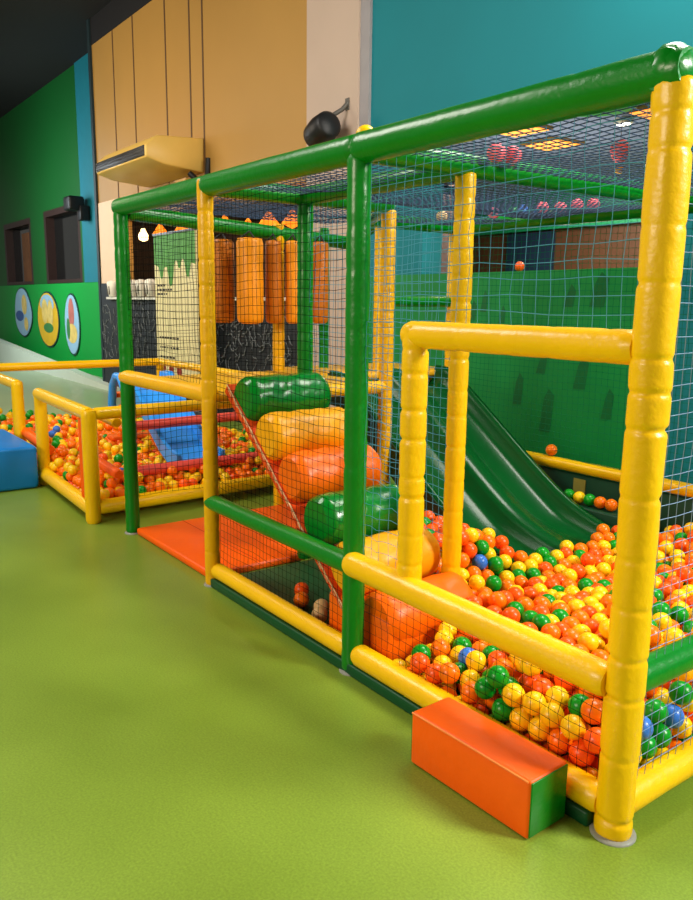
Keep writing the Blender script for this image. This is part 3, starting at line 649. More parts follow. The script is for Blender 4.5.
# ---------------------------------------------------------------- balls
R = .0415
def ball_mesh(key, sub, r=R):
    me = bpy.data.meshes.new('ball_' + key); bm = bmesh.new(); bmesh.ops.create_icosphere(bm, subdivisions=sub, radius=r)
    for v in bm.verts:                                   # moulding seam round the middle
        if abs(v.co.z) < r*.04: v.co *= 1.012
    bm.to_mesh(me); bm.free(); me.materials.append(BALL[key])
    for p in me.polygons: p.use_smooth = True
    return me
MESH = {k: ball_mesh(k, 3) for k in BALL}
CN = {'o': 'orange', 'r': 'red-orange', 'y': 'yellow', 'g': 'green', 'b': 'blue', 'p': 'pink', 't': 'pale tan'}
def ball(p, key, label, group):
    o = bpy.data.objects.new('plastic_ball', MESH[key]); COL.objects.link(o); o.location = p
    o.rotation_euler = (rnd.uniform(0, 6), rnd.uniform(0, 6), 0)
    return tag(o, label, 'ball', group)
MM = (-442,2256,354,-320,2488,272,-399,1344,245,-1119,673,172,-912,1922,145,-334,62,168,-901,2204,296,-1429,1009,268,-168,2141,169,-791,366,191,-1832,706,435,-996,452,140,-1381,1238,87,-1385,2301,157,-285,191,203,
-1201,2488,271,-1498,1410,195,-214,1906,171,-823,437,224,-532,372,181,-207,1442,157,-218,214,126,-529,781,172,-408,899,243,-62,261,169,-62,612,87,-1246,2220,164,-674,361,143,-853,1035,226,-62,118,87,
-277,256,275,-931,976,225,-926,1362,212,-758,890,245,-281,2045,286,-786,1222,165,-647,694,244,-138,978,87,-182,1195,304,-205,478,258,-1672,859,392,-1044,453,271,-1090,1708,180,-726,1868,242,-970,374,115,
-62,2370,164,-289,1638,262,-544,864,172,-141,735,247,-797,1966,263,-860,829,241,-1205,2145,166,-463,420,172,-1071,1411,108,-1580,1011,382,-596,2152,310,-871,700,257,-1941,1073,276,-599,324,161,-421,303,251,
-812,617,172,-533,2256,353,-1024,2414,218,-134,981,235,-847,1164,153,-510,1055,308,-602,1093,172,-1290,1743,126,-1400,877,169,-1271,2415,168,-924,2208,215,-649,1763,172,-415,2183,320,-1399,1281,162,-209,730,157,
-1890,920,392,-1889,759,392,-559,236,273,-495,913,247,-652,311,227,-135,772,154,-412,197,136,-745,1059,180,-1006,1719,190,-1396,1926,161,-1797,923,392,-131,1692,234,-1601,1084,259,-62,1237,167,-583,1317,172,
-644,1520,246,-710,1823,172,-608,2415,272,-218,811,177,-1071,2046,145,-439,472,245,-566,1789,172,-144,2229,87,-1303,2488,137,-695,215,97,-529,211,141,-1635,1042,325,-775,2176,236,-1647,663,464,-299,1293,253,
-918,1709,139,-841,784,170,-376,1140,172,-690,1246,246,-1509,2100,199,-951,1443,206,-940,2415,234,-1307,1419,131,-62,283,87,-964,604,172,-326,521,172,-338,605,172,-1154,1436,102,-362,1379,172,-352,1221,172,
-479,1849,249,-463,888,172,-1203,680,172,-1133,1354,102,-62,1608,171,-496,2365,359,-205,62,87,-850,1466,152,-501,331,250,-462,1436,172,-1868,1232,167,-1434,1728,174,-738,1583,195,-1613,1228,172,-149,2373,366,
-62,730,165,-818,2318,260,-914,277,87,-1416,1844,168,-556,2421,339,-1181,996,182,-130,469,220,-1526,774,371,-748,399,125,-720,1687,253,-1505,979,345,-629,868,172,-420,636,172,-1011,1512,120,-307,820,318,
-854,1861,152,-831,416,128,-586,618,172,-1476,1900,188,-302,2281,290,-2010,827,392,-1202,2275,211,-2058,1139,171,-240,1348,278,-1161,1641,102,-418,62,166,-486,2304,301,-502,416,251,-983,2342,235,-736,2488,288,
-992,772,169,-909,1279,215,-943,1798,209,-1285,670,191,-934,1841,136,-459,62,240,-1035,1829,115,-1799,640,392,-425,1914,253,-1359,801,231,-1252,1233,102,-1088,62,87,-503,1728,172,-604,208,87,-1822,1161,134,
-903,2286,238,-62,1184,87,-709,895,176,-1933,698,445,-145,1488,87,-217,2198,210,-964,819,239,-418,171,245,-463,568,233,-62,704,246,-73,528,246,-145,1694,87,-1246,741,214,-598,122,148,-834,1217,236,
-955,62,166,-145,2061,87,-1006,1853,193,-867,1246,149,-635,2269,371,-1350,1123,164,-643,1257,172,-174,1320,229,-219,1190,131,-779,973,238,-139,1361,163,-1487,735,307,-448,805,172,-713,640,244,-975,650,248,
-1720,1258,314,-533,121,218,-807,1304,164,-657,262,156,-1080,2186,255,-140,1149,87,-62,1428,87,-269,970,211,-484,182,313,-735,2328,275,-146,2145,87,-62,2162,87,-366,147,87,-289,1163,172,-1510,894,345,
-672,1984,193,-1306,1010,112,-141,1878,203,-236,141,87,-1451,1478,179,-750,1362,184,-234,661,270,-1840,1236,87,-1698,1224,175,-1147,2340,202,-376,637,245,-1454,2257,180,-1012,1983,141,-503,2430,272,-593,222,196,
-1084,885,142,-243,835,264,-1212,2347,256,-263,573,202,-62,1754,87,-815,2488,259,-1973,751,392,-910,742,195,-144,1242,243,-151,142,87,-487,1592,246,-1900,1179,106,-328,866,245,-266,1497,185,-649,1081,243,
-1107,237,87,-356,692,172,-2058,757,392,-425,2163,238,-62,461,298,-380,2429,272,-1542,1193,87,-480,745,242,-1307,972,188,-1845,993,397,-1091,1492,104,-182,2118,259,-392,2362,352,-62,1499,178,-1514,1043,291,
-123,1444,156,-1508,2320,198,-62,939,87,-532,2247,259,-338,1002,172,-384,1920,177,-592,2290,301,-62,1265,87,-62,2236,240,-137,855,170,-220,2104,87,-962,2296,311,-1142,1490,172,-1129,1858,176,-886,355,108,
-142,2061,172,-1418,2147,169,-963,2047,167,-200,636,196,-586,927,230,-591,2008,199,-129,1947,273,-1198,1782,102,-855,119,87,-1348,677,115,-885,1026,148,-755,178,221,-215,1422,246,-722,1604,302,-419,671,310,
-811,138,159,-659,398,224,-2058,1032,341,-521,1070,172,-766,1141,180,-1976,648,392,-691,2488,361,-605,408,159,-571,747,238,-1578,2140,229,-857,617,253,-118,894,286,-168,120,290,-552,2167,239,-666,1339,172,
-1385,979,145,-952,2465,304,-1483,1660,190,-1150,2488,203,-783,1630,249,-1379,1043,200,-62,2028,250,-1804,774,392,-337,2356,272,-62,476,169,-485,1813,172,-803,337,112,-683,451,141,-480,1211,172,-659,1563,172,
-361,553,247,-713,1026,251,-681,729,172,-62,2455,166,-1063,2331,210,-1241,2074,137,-1141,945,127,-62,2488,244,-1657,1301,277,-1092,991,185,-1108,1074,175,-1106,1625,177,-1235,1458,108,-466,661,239,-674,1774,252,
-761,755,173,-1750,709,392,-725,978,172,-527,947,172,-62,201,87,-701,2367,343,-62,1693,170,-663,62,162,-307,1124,247,-1269,1143,176,-969,1349,129,-302,831,172,-883,382,196,-286,1654,173,-201,2055,311,
-1118,1407,179,-1174,1947,114,-605,2354,355,-300,269,172,-1456,1983,181,-1289,1657,125,-1177,1863,102,-503,62,164,-789,921,172,-548,1458,172,-468,1263,245,-1021,2109,171,-607,1398,172,-1215,1048,103,-1049,1330,113,
-1138,1723,102,-1529,2018,206,-1227,804,160,-1216,1863,178,-62,345,178,-898,2488,243,-558,663,239,-1119,2455,276,-700,558,261,-62,366,87,-364,2232,255,-379,299,172,-1973,1031,343,-1186,2060,212,-1141,2130,233,
-509,2032,205,-1372,2488,87,-784,62,191,-393,468,172,-754,1191,248,-949,521,172,-214,1101,101,-1884,654,392,-109,408,146,-320,2069,215,-672,1619,234,-163,1796,230,-217,1122,187,-374,240,284,-750,1663,172,
-1603,871,440,-62,857,87,-62,2488,87,-1973,906,392,-399,1789,247,-1021,2379,302,-1587,1273,239,-289,62,87,-666,646,172,-832,1941,166,-211,1772,165,-436,721,172,-62,2201,163,-1087,342,189,-441,1589,172,
-147,2028,250,-390,1105,248,-243,152,265,-382,383,172,-138,189,251,-62,1917,87,-210,1688,154,-1075,1546,175,-392,720,246,-762,492,262,-211,1846,112,-1311,1173,96,-657,166,189,-918,888,221,-572,1593,244,
-901,2107,270,-931,1490,136,-163,817,241,-175,337,281,-1533,1122,224,-150,938,163,-1563,712,415,-101,2103,238,-1147,829,154,-1758,1005,400,-1174,1719,179,-1213,1643,175,-1333,897,216,-1192,2414,202,-795,2095,225,
-260,2128,229,-201,62,237,-460,1129,172,-489,1345,245,-409,1004,236,-1737,1163,132,-1416,1176,171,-277,1734,201,-145,840,87,-938,1058,205,-411,1510,172,-139,316,155,-856,2159,216,-894,194,87,-475,1142,279,
-1051,1159,193,-1842,850,392,-1819,1117,206,-1937,990,407,-220,1857,247,-62,1027,239,-790,1796,165,-300,208,87,-1093,1326,185,-2058,673,392,-583,445,260,-628,999,243,-1227,1151,102,-733,2038,215,-824,1887,235,
-211,1000,265,-574,1938,256,-564,1744,246,-269,1244,187,-249,491,187,-576,1546,172,-62,2116,164,-990,734,247,-586,361,245,-1402,642,172,-586,831,238,-1445,864,240,-248,414,222,-224,1974,318,-312,1209,252,
-283,513,261,-501,614,172,-1152,1110,102,-1031,1594,116,-708,62,87,-1526,847,414,-125,1537,295,-778,591,269,-287,992,303,-721,1447,251,-108,62,235,-1026,1384,186,-562,1234,172,-1644,721,392,-1065,2488,209,
-62,625,276,-1093,1969,121,-1083,2167,173,-1653,1168,124,-1340,2156,202,-62,1741,246,-215,1278,131,-217,285,172,-1021,2046,228,-423,387,247,-296,2358,352,-172,2308,317,-140,1314,87,-372,62,87,-541,456,187,
-1285,2265,224,-423,1537,252,-715,509,193,-1704,781,392,-203,778,87,-62,134,242,-1269,1825,119,-140,2269,247,-1299,1509,129,-888,1327,145,-120,595,221,-337,149,255,-494,1964,262,-301,136,141,-537,588,273,
-1315,1640,205,-365,221,202,-1081,565,172,-1804,1036,335,-727,346,246,-480,1476,245,-314,437,172,-1288,901,144,-196,2488,237,-597,535,245,-281,1404,175,-155,369,87,-495,829,239,-959,306,172,-423,1191,233,
-149,621,87,-694,812,172,-872,2079,193,-1234,967,122,-1107,2414,202,-1277,1322,121,-398,2301,293,-896,654,172,-1772,1077,268,-62,1862,168,-284,1912,260,-927,1187,137,-656,141,87,-1285,2147,138,-62,1777,169,
-581,1827,247,-263,1527,272,-279,2415,292,-977,1768,127,-497,197,230,-1088,1190,105,-336,1708,256,-1616,1235,87,-334,1791,172,-853,1808,226,-601,701,172,-1757,848,392,-861,62,157,-1041,640,172,-140,1192,163,
-565,2488,272,-740,140,87,-1427,946,211,-143,474,87,-853,867,164,-400,1059,172,-482,1764,246,-62,814,164,-1333,1586,140,-1685,1081,263,-1320,1254,147,-1111,1574,102,-1170,877,220,-322,391,257,-917,558,261,
-1133,1158,169,-62,2157,291,-133,275,243,-277,664,172,-877,1952,238,-416,1997,272,-167,2389,168,-62,983,164,-447,1976,191,-62,1905,241,-629,1846,172,-522,1671,243,-763,1793,249,-1246,1991,120,-1052,390,128,
-401,2094,285,-1155,2212,180,-368,776,172,-732,589,172,-300,1914,176,-1009,920,214,-891,1630,144,-1068,1108,109,-623,62,87,-973,689,172,-774,838,178,-2058,897,392,-426,2058,212,-195,294,87,-205,1603,149,
-156,2352,247,-1330,740,178,-1457,2488,87,-982,2146,264,-239,2488,310,-805,1003,163,-1001,1605,195,-809,190,87,-1076,1792,180,-1389,795,151,-365,1624,172,-988,1085,125,-857,2414,251,-517,506,251,-509,997,245,
-1116,1804,102,-248,328,238,-1373,2217,153,-547,543,177,-490,2111,225,-1261,2430,252,-1567,1091,337,-383,2488,335,-834,1702,156,-1015,123,165,-539,62,87,-792,62,87,-998,537,247,-62,448,87,-653,2064,213,
-1020,1034,197,-62,1021,87,-617,1348,243,-1035,2463,287,-235,1081,258,-769,282,210,-678,2266,298,-1545,938,408,-130,2488,295,-1028,1249,117,-614,785,172,-1206,1200,178,-138,1588,219,-220,2189,87,-150,1477,241,
-902,139,155,-1773,1240,139,-289,747,179,-593,62,210,-62,645,165,-961,136,87,-1288,1092,102,-891,1731,216,-147,2403,87,-1417,1401,168,-1004,62,87,-652,2342,272,-692,944,243,-220,2488,87,-450,964,299,
-1458,1203,87,-1116,2007,204,-209,1544,87,-1353,1350,147,-240,1041,177,-695,237,228,-825,701,173,-838,261,122,-404,1428,234,-215,568,273,-202,754,320,-547,2356,272,-1371,1470,153,-306,1790,257,-835,1565,231,
-1482,1796,190,-216,2274,87,-220,2406,232,-62,530,87,-320,1375,246,-792,1091,243,-1414,724,191,-1608,641,392,-792,2454,343,-1251,1463,191,-915,1584,212,-1888,1035,337,-1448,780,246,-713,1500,186,-729,1743,190,
-725,119,168,-79,338,261,-840,912,245,-1308,2270,137,-1546,2245,211,-923,820,164,-1234,2488,193,-144,2307,172,-1284,2000,195,-1197,1963,194,-219,2359,87,-353,1708,172,-134,1393,242,-942,1664,208,-585,1707,172,
-438,1673,172,-754,2066,292,-778,2401,278,-421,1705,249,-270,1723,306,-608,1223,242,-466,1896,172,-518,1623,172,-824,1084,158,-232,1799,308,-289,62,240,-992,1902,124,-1027,947,136,-62,847,243,-1229,1282,178,
-358,2246,343,-207,1633,238,-695,2200,247,-990,1431,124,-449,253,188,-709,1949,262,-1256,2333,180,-1346,852,93,-588,1140,243,-530,282,186,-1330,2488,220,-582,1011,172,-62,1999,87,-651,563,181,-1734,1118,204,
-670,1163,243,-660,778,243,-1369,1067,103,-1492,650,316,-405,553,172,-1719,1040,329,-832,2251,324,-62,694,87,-1407,1632,165,-217,2005,152,-207,1726,248,-62,1153,166,-1103,456,142,-342,1461,172,-611,492,158,
-62,176,169,-443,2428,336,-668,1680,172,-184,2423,307,-62,227,247,-782,482,150,-442,2371,272,-871,2488,324,-1473,1062,220,-1906,1114,210,-81,1109,237,-708,1328,249,-137,1107,161,-691,1904,174,-1325,2358,137,
-1079,2249,195,-517,697,172,-214,1366,121,-908,1106,141,-869,948,174,-1116,530,258,-941,2128,191,-614,2224,253,-633,912,299,-161,2220,315,-1133,1028,108,-643,1885,246,-351,1859,236,-1673,1009,393,-1183,1526,102,
-62,414,227,-1095,1886,103,-62,1557,240,-792,671,245,-456,336,172,-727,1281,179,-1229,1544,173,-1256,2156,233,-1215,1376,102,-695,2415,272,-567,1058,245,-62,936,238,-1440,2365,164,-617,2073,290,-144,1898,116,
-1375,2010,154,-493,2146,303,-870,1118,220,-1151,750,185,-442,1353,172,-140,2488,172,-62,1322,169,-466,1069,237,-790,1524,164,-660,479,251,-456,62,87,-301,608,270,-1191,2205,257,-176,1772,87,-746,672,172,
-159,1231,87,-249,62,164,-1925,836,392,-62,2243,87,-988,2258,240,-924,455,220,-689,1420,172,-138,1276,166,-218,586,129,-910,1408,140,-561,1502,244,-501,1293,172,-753,1959,191,-135,687,178,-547,1871,172,
-503,2488,337,-556,1408,244,-143,1399,87,-1527,1506,205,-572,2087,219,-188,1529,186,-915,1195,223,-1964,1149,153,-1004,1302,190,-975,219,87,-1044,205,134,-726,724,244,-62,561,168,-866,1421,223,-1120,614,258,
-65,92,168,-991,1668,124,-805,540,207,-1506,2398,87,-1542,1205,213,-1464,1332,184,-1249,1907,112,-919,62,87,-841,2040,271,-145,2222,172,-284,2203,261,-1956,1240,87,-62,1402,198,-1491,2183,193,-1133,2272,261,
-224,404,302,-142,1976,176,-181,541,200,-740,807,249,-1366,2430,150,-243,892,172,-152,1977,87,-1233,1780,183,-1078,1663,107,-951,1571,132,-62,2323,239,-62,899,162,-523,1377,172,-670,2188,331,-240,2194,333,
-135,1735,161,-1310,821,164,-309,1459,250,-541,1152,172,-311,691,248,-1431,1094,154,-1193,1294,102,-991,1218,192,-1578,1149,157,-351,1582,247,-324,918,172,-461,136,172,-637,1993,270,-1038,601,286,-651,2488,272,
-623,1176,172,-982,2488,226,-871,1778,148,-62,1273,244,-1360,1784,149,-663,1035,172,-224,2052,222,-1422,2408,87,-115,2424,226,-836,2366,330,-138,1022,161,-1292,2085,204,-446,854,305,-223,143,172,-544,147,87,
-600,160,253,-211,932,105,-807,755,244,-1340,936,87,-297,354,173,-1355,2093,147,-606,1671,248,-1494,1149,142,-120,1549,140,-1059,727,196,-891,1502,217,-1084,318,96,-684,1117,172,-354,469,248,-1857,1076,270,
-1470,1240,186,-407,806,246,-460,147,87,-1054,2273,291,-528,1952,185,-959,1961,209,-714,2118,236,-404,1838,172,-215,369,158,-375,75,241,-1204,890,140,-1541,2488,87,-161,62,163,-212,225,231,-528,711,303,
-1713,933,392,-1200,1093,173,-62,2080,87,-1606,799,392,-132,1818,143,-184,899,232,-773,1880,168,-150,387,217,-342,2148,234,-1523,640,394,-263,1579,205,-1531,1728,206,-849,304,194,-1488,820,309,-1319,1949,135,
-146,1609,87,-62,775,87,-423,1756,172,-1047,491,195,-337,309,245,-1233,1596,107,-1449,670,246,-366,2000,197,-828,1385,157,-334,1546,172,-976,196,184,-1692,647,392,-1008,1167,121,-1147,1261,178,-1037,274,183,
-62,1068,165,-882,572,185,-550,1284,244,-146,706,96,-969,1136,195,-975,1524,200,-1170,1213,102,-183,447,157,-304,2488,364,-376,135,181,-1649,1122,198,-1049,1465,181,-603,1626,172,-633,2144,233,-999,856,155,
-967,384,203,-281,1991,206,-1057,1745,111,-264,1838,177,-730,299,129,-328,1042,247,-908,2356,286,-378,1261,246,-859,1653,220,-250,1326,191,-1002,299,90,-1004,2189,194,-221,2259,269,-154,1065,234,-1701,1233,87,
-384,859,172,-155,633,288,-1353,679,241,-1996,1108,220,-129,2184,245,-1238,1379,184,-138,1064,87,-871,1548,148,-2058,1077,269,-948,1268,133,-830,2146,297,-139,142,181,-1393,1149,94,-1065,679,265,-226,743,239,
-913,433,134,-442,2488,272,-1471,934,282,-62,2032,166,-62,2286,163,-62,1947,167,-1339,1867,142,-834,2237,240,-377,767,317,-906,240,168,-536,62,278,-831,212,196,-1405,1547,164,-307,2138,311,-83,1823,240,
-1133,2102,153,-812,2020,190,-62,1102,87,-213,1016,100,-419,1272,172,-1481,1576,189,-644,952,172,-448,2242,258,-145,2318,87,-136,548,128,-1068,809,177,-734,1531,262,-2026,1180,104,-1110,1272,102,-542,795,302,
-242,2340,280,-122,62,87,-333,1978,277,-329,1302,172,-737,429,209,-1436,2065,175,-1544,1340,210,-219,512,87,-204,1960,236,-1085,147,87,-328,776,248,-863,490,172,-154,1152,236,-965,1004,136,-466,1005,172,
-775,1443,186,-804,1719,233,-1221,1700,103,-759,2247,281,-638,1431,244,-608,2488,347,-814,1485,249,-811,1606,160,-923,2030,242,-527,1199,243,-674,861,246,-893,2000,169,-609,1928,179,-634,611,249,-1049,1026,117,
-144,226,87,-705,1199,174,-1101,2369,275,-473,503,172,-2023,975,393,-344,953,254,-1170,2028,135,-607,301,301,-1629,936,392,-947,923,150,-761,223,149,-314,1082,172,-494,1523,172,-629,1480,172,-1358,1700,149,
-143,230,172,-1092,781,253,-404,948,172,-135,1650,161,-906,1874,217,-7647,156,209,-6613,606,197,-6399,448,244,-6668,1901,204,-5028,1520,248,-7304,1894,237,-4553,962,87,-6538,905,233,-5501,486,188,-7992,90,157,
-4402,391,87,-6683,1197,308,-4497,1184,169,-8079,360,209,-7172,1584,181,-5843,544,181,-8167,655,234,-4559,562,87,-7546,989,174,-8475,538,180,-5209,1837,234,-5873,1757,259,-7733,676,169,-7257,582,187,-8353,276,272,
-6801,1238,235,-8362,1236,211,-8130,2058,316,-8098,575,241,-7874,-18,163,-5628,1838,212,-4908,-18,87,-6754,1839,139,-4555,1207,87,-8094,1664,261,-6030,1986,177,-6721,1086,245,-7716,1578,183,-4740,284,203,-5661,1490,173,
-4560,207,87,-8332,64,87,-5821,1874,209,-7236,1502,188,-8484,1383,155,-6136,953,204,-6790,1190,304,-5124,1984,240,-5581,191,220,-7150,452,174,-8243,1338,144,-8335,1547,178,-6089,-18,87,-6242,1081,231,-7000,1333,281,
-5705,1679,259,-4652,579,179,-6047,1827,177,-8113,511,185,-5741,143,200,-4829,2058,223,-7824,1650,247,-8392,1032,191,-5072,1437,232,-7067,467,175,-4872,61,87,-4663,1417,175,-5351,1535,176,-6710,1827,213,-5292,1828,224,
-5121,582,172,-7684,1722,194,-4875,1053,139,-6495,832,225,-4586,1293,165,-6491,1142,233,-4402,627,172,-5160,1401,153,-7287,-18,165,-4655,-18,87,-4497,1041,161,-5456,65,215,-8415,471,199,-7399,1800,176,-5372,1392,153,
-4572,160,160,-4722,1258,231,-8394,138,236,-5734,227,206,-8175,2058,244,-5942,1212,178,-7615,236,195,-5424,295,287,-6839,1837,141,-8005,-18,87,-6666,672,208,-5502,2058,234,-4402,1300,87,-6697,1458,202,-5133,63,87,
-5356,732,148,-8259,2058,245,-4999,1912,230,-8338,1125,126,-7368,1226,250,-5219,1031,123,-7136,295,157,-5440,744,149,-7747,1437,170,-7480,938,182,-7620,33,240,-8077,82,161,-6598,257,141,-5265,119,223,-6288,213,156,
-6665,829,233,-4402,1165,166,-5821,2040,202,-6893,1054,315,-8200,782,141,-4576,1752,159,-6744,283,143,-7232,1320,204,-4512,1886,171,-7298,1267,205,-4402,827,168,-7207,1151,286,-4618,1607,184,-5541,12,157,-8558,554,253,
-6812,1400,279,-6862,1179,236,-6113,1774,173,-7986,650,163,-6921,1817,145,-6640,1063,241,-6347,1059,239,-8098,967,126,-5245,1674,201,-7094,1374,284,-6390,-18,163,-6170,859,214,-4957,776,148,-6929,1407,210,-5699,1793,204,
-6983,482,176,-6557,57,87,-7386,1497,185,-8558,389,201,-7726,1356,165,-8024,1113,129,-4680,659,173,-6571,1233,316,-8176,1574,183,-6325,1312,281,-8485,1801,219,-6654,1698,160,-4834,1557,247,-7672,2058,222,-6565,1102,238,
-5194,121,166,-4402,801,87,-6124,1604,184,-8218,626,164,-5653,240,267,-5689,163,265,-5658,1719,199,-4402,146,87,-7315,770,261,-7232,433,174,-4655,408,265,-7061,690,205,-4663,1893,200,-4561,1671,137,-4733,882,156,
-5980,386,256,-7594,1914,195,-5012,467,191,-6799,363,155,-8410,221,226,-5028,152,231,-6828,284,144,-7373,-18,162,-6125,1856,169,-6868,575,191,-7273,1548,249,-7942,1097,133,-7348,2058,235,-6220,476,181,-7788,-18,164,
-8391,549,178,-6937,1140,235,-6425,1322,217,-5342,1598,259,-7894,141,87,-5369,283,221,-6611,181,176,-8405,1772,214,-4402,1384,87,-4477,1256,87,-4873,1932,293,-4913,2058,231,-6372,221,148,-7164,1803,159,-6033,1476,184,
-7179,1718,239,-7988,1755,278,-5950,1961,186,-6554,1434,205,-4402,-18,87,-5077,859,134,-7445,1437,184,-7256,1985,157,-4553,1294,87,-7040,1910,142,-6116,1976,167,-4787,1984,216,-4701,1909,280,-7121,531,186,-5782,270,273,
-5783,1799,198,-4910,136,87,-6544,2058,127,-6388,1985,140,-8297,768,143,-6921,1984,130,-6250,1531,240,-4402,227,87,-8410,305,216,-6115,88,234,-6222,90,87,-6797,143,87,-6398,1916,211,-6992,1460,199,-8133,1984,238,
-4893,1373,157,-8558,1955,225,-8495,444,195,-5939,570,182,-4513,1790,201,-6366,894,221,-4963,1327,149,-8217,59,201,-4402,1889,87,-7005,1821,148,-5248,420,201,-8387,632,164,-4402,1493,168,-4857,1756,205,-5905,2044,192,
-4587,828,169,-4402,1715,235,-4566,292,87,-6968,143,87,-6710,1768,149,-8558,139,242,-6816,508,180,-5460,149,87,-7759,1874,210,-7261,1049,230,-8127,606,168,-8195,859,187,-6110,108,87,-8313,1060,174,-8248,1254,134,
-7009,1378,210,-7868,1521,176,-5708,110,87,-4402,1720,87,-5565,1628,190,-8494,961,182,-5173,1621,259,-5820,688,173,-6190,1654,176,-8042,1749,211,-5763,92,264,-5551,1264,145,-7264,965,208,-4459,45,165,-8297,412,202,
-5129,1529,239,-7098,156,171,-8008,1912,230,-4859,1613,188,-6140,1190,209,-6721,105,87,-8439,-18,87,-7702,59,88,-7037,546,186,-7956,60,87,-7299,220,237,-6253,869,210,-4883,1138,140,-6539,758,220,-7376,486,181,
-4561,221,238,-6267,1379,215,-6504,1297,221,-5765,906,158,-6326,1568,257,-5257,1611,262,-6580,1657,168,-7258,67,87,-6434,64,165,-4402,1468,87,-6680,1028,317,-7539,1758,186,-4597,1537,98,-6091,882,194,-8558,1127,212,
-4547,1604,87,-8015,951,131,-5865,1578,184,-4536,302,241,-6937,105,163,-5445,959,130,-5418,1911,241,-4631,805,238,-7693,1057,156,-4901,1540,178,-7503,375,184,-5347,347,282,-5097,1246,135,-6108,1440,188,-6708,903,237,
-7051,1706,164,-6955,1848,216,-6105,598,186,-8470,101,253,-7117,1292,279,-7214,2058,151,-5250,2058,248,-4745,2058,213,-6002,137,230,-7734,515,183,-7242,1129,210,-4729,1136,154,-7335,1742,248,-4920,701,158,-5875,-18,163,
-6214,310,240,-8484,180,227,-5729,1130,153,-5216,81,87,-6453,197,143,-7994,430,199,-5024,-18,166,-7660,1862,200,-6972,1209,304,-6609,1578,181,-6919,911,308,-6177,1491,188,-7293,506,181,-7163,-18,87,-5334,1756,213,
-6491,1380,220,-8405,1688,202,-6309,1131,219,-6841,716,280,-5926,1361,178,-8349,1001,125,-5493,1028,131,-4550,1467,87,-8188,549,178,-4402,309,87,-5196,948,125,-5539,568,176,-6476,1763,154,-8178,489,237,-7967,200,227,
-5328,-18,87,-6881,142,87,-6246,1728,233,-5494,968,198,-4402,473,87,-4743,61,160,-6080,1133,194,-4825,298,208,-5356,887,131,-7392,676,187,-6959,1892,139,-5077,-18,87,-7827,1965,290,-5211,1598,187,-7321,1100,202,
-5553,62,87,-5514,911,136,-4940,-18,166,-7899,1343,228,-8075,204,233,-7769,900,151,-4964,1005,132,-6619,1488,197,-4595,418,192,-5683,1200,151,-5806,833,166,-5692,1055,148,-4735,595,176,-4802,1094,146,-8089,810,212,
-7875,2058,302,-4491,1716,242,-6215,254,162,-5234,777,213,-5046,1315,144,-5977,1684,183,-5337,1952,307,-7038,934,229,-6005,-18,87,-4707,1997,289,-7269,1903,161,-6534,1662,240,-4596,662,184,-5172,516,184,-7587,386,188,
-4739,1305,161,-4480,834,87,-6106,1055,213,-6492,1519,262,-8108,1903,231,-8558,500,186,-6711,1913,131,-5941,771,179,-6788,943,239,-6992,358,234,-6627,2058,124,-5586,2058,234,-4777,107,252,-7090,611,195,-4402,637,87,
-5570,648,166,-5762,306,199,-6682,452,170,-7261,194,160,-5687,747,161,-6627,1975,201,-4482,255,87,-8255,1502,170,-5493,1477,168,-7374,101,87,-7109,1645,173,-8474,147,87,-4678,49,214,-6994,-18,87,-7083,1144,225,
-6939,1587,182,-5448,1350,223,-7110,978,225,-5383,1251,136,-4443,1931,149,-6715,375,157,-5705,-18,163,-8484,66,177,-4994,140,87,-5095,480,190,-7924,1912,225,-6966,334,154,-7920,1244,143,-6230,1811,242,-6692,540,259,
-6266,132,146,-4487,1973,87,-5208,1985,240,-5869,293,265,-6259,-18,87,-5679,292,205,-4957,198,228,-7024,1770,220,-6459,1541,187,-5872,621,178,-8024,1584,185,-5305,820,136,-7987,871,137,-7177,544,256,-4475,1534,183,
-8558,1171,140,-7606,562,252,-8558,1676,197,-6887,1740,155,-7298,1135,275,-7030,766,222,-6526,315,210,-5589,1339,154,-6046,440,180,-6816,864,236,-4402,1578,171,-6251,1947,215,-5855,765,172,-7311,1350,195,-6414,1700,165,
-5697,1565,182,-7702,-18,165,-6293,931,253,-8558,667,163,-6732,1191,239,-4699,58,87,-6315,1881,223,-6516,82,157,-7012,1100,237,-6726,1275,248,-5425,146,232,-6490,1902,209,-7809,144,87,-6898,848,256,-5007,669,232,
-7010,1632,173,-4478,675,87,-7720,299,200,-4708,1822,201,-6787,1580,252,-5160,1682,202,-8032,1342,147,-5984,1883,183,-7534,1074,176,-4988,68,227,-6626,1776,149,-4803,645,169,-5901,1892,191,-5228,1531,249,-8505,1418,232,
-4492,1669,87,-5278,1422,227,-7163,1261,212,-8043,588,172,-5361,971,126,-4475,2058,215,-6425,1027,230,-7090,1564,183,-8558,2058,228,-6769,74,156,-7469,1021,184,-7978,141,87,-6271,1673,173,-7398,1066,193,-6535,1976,199,
-6274,412,171,-6349,515,254,-6412,600,194,-5244,-2,87,-5408,666,159,-6758,872,297,-8230,147,87,-5138,188,232,-5811,985,161,-8485,1299,145,-6130,454,179,-4620,1690,197,-7660,1641,187,-4803,1009,146,-5786,1950,204,
-4945,921,137,-8322,921,128,-4752,800,159,-5385,365,208,-4569,1990,293,-8040,60,87,-5920,-18,87,-7049,318,155,-7894,857,144,-4620,18,160,-5495,1513,247,-7996,813,216,-8558,1087,137,-8156,24,154,-8044,2058,313,
-4551,883,116,-4508,754,87,-5841,1356,172,-5550,835,144,-4819,1428,166,-6219,946,210,-5376,1984,237,-5028,928,131,-4506,214,157,-6566,142,87,-7004,1985,135,-7504,1907,185,-4781,-18,171,-6026,1068,188,-8482,1551,179,
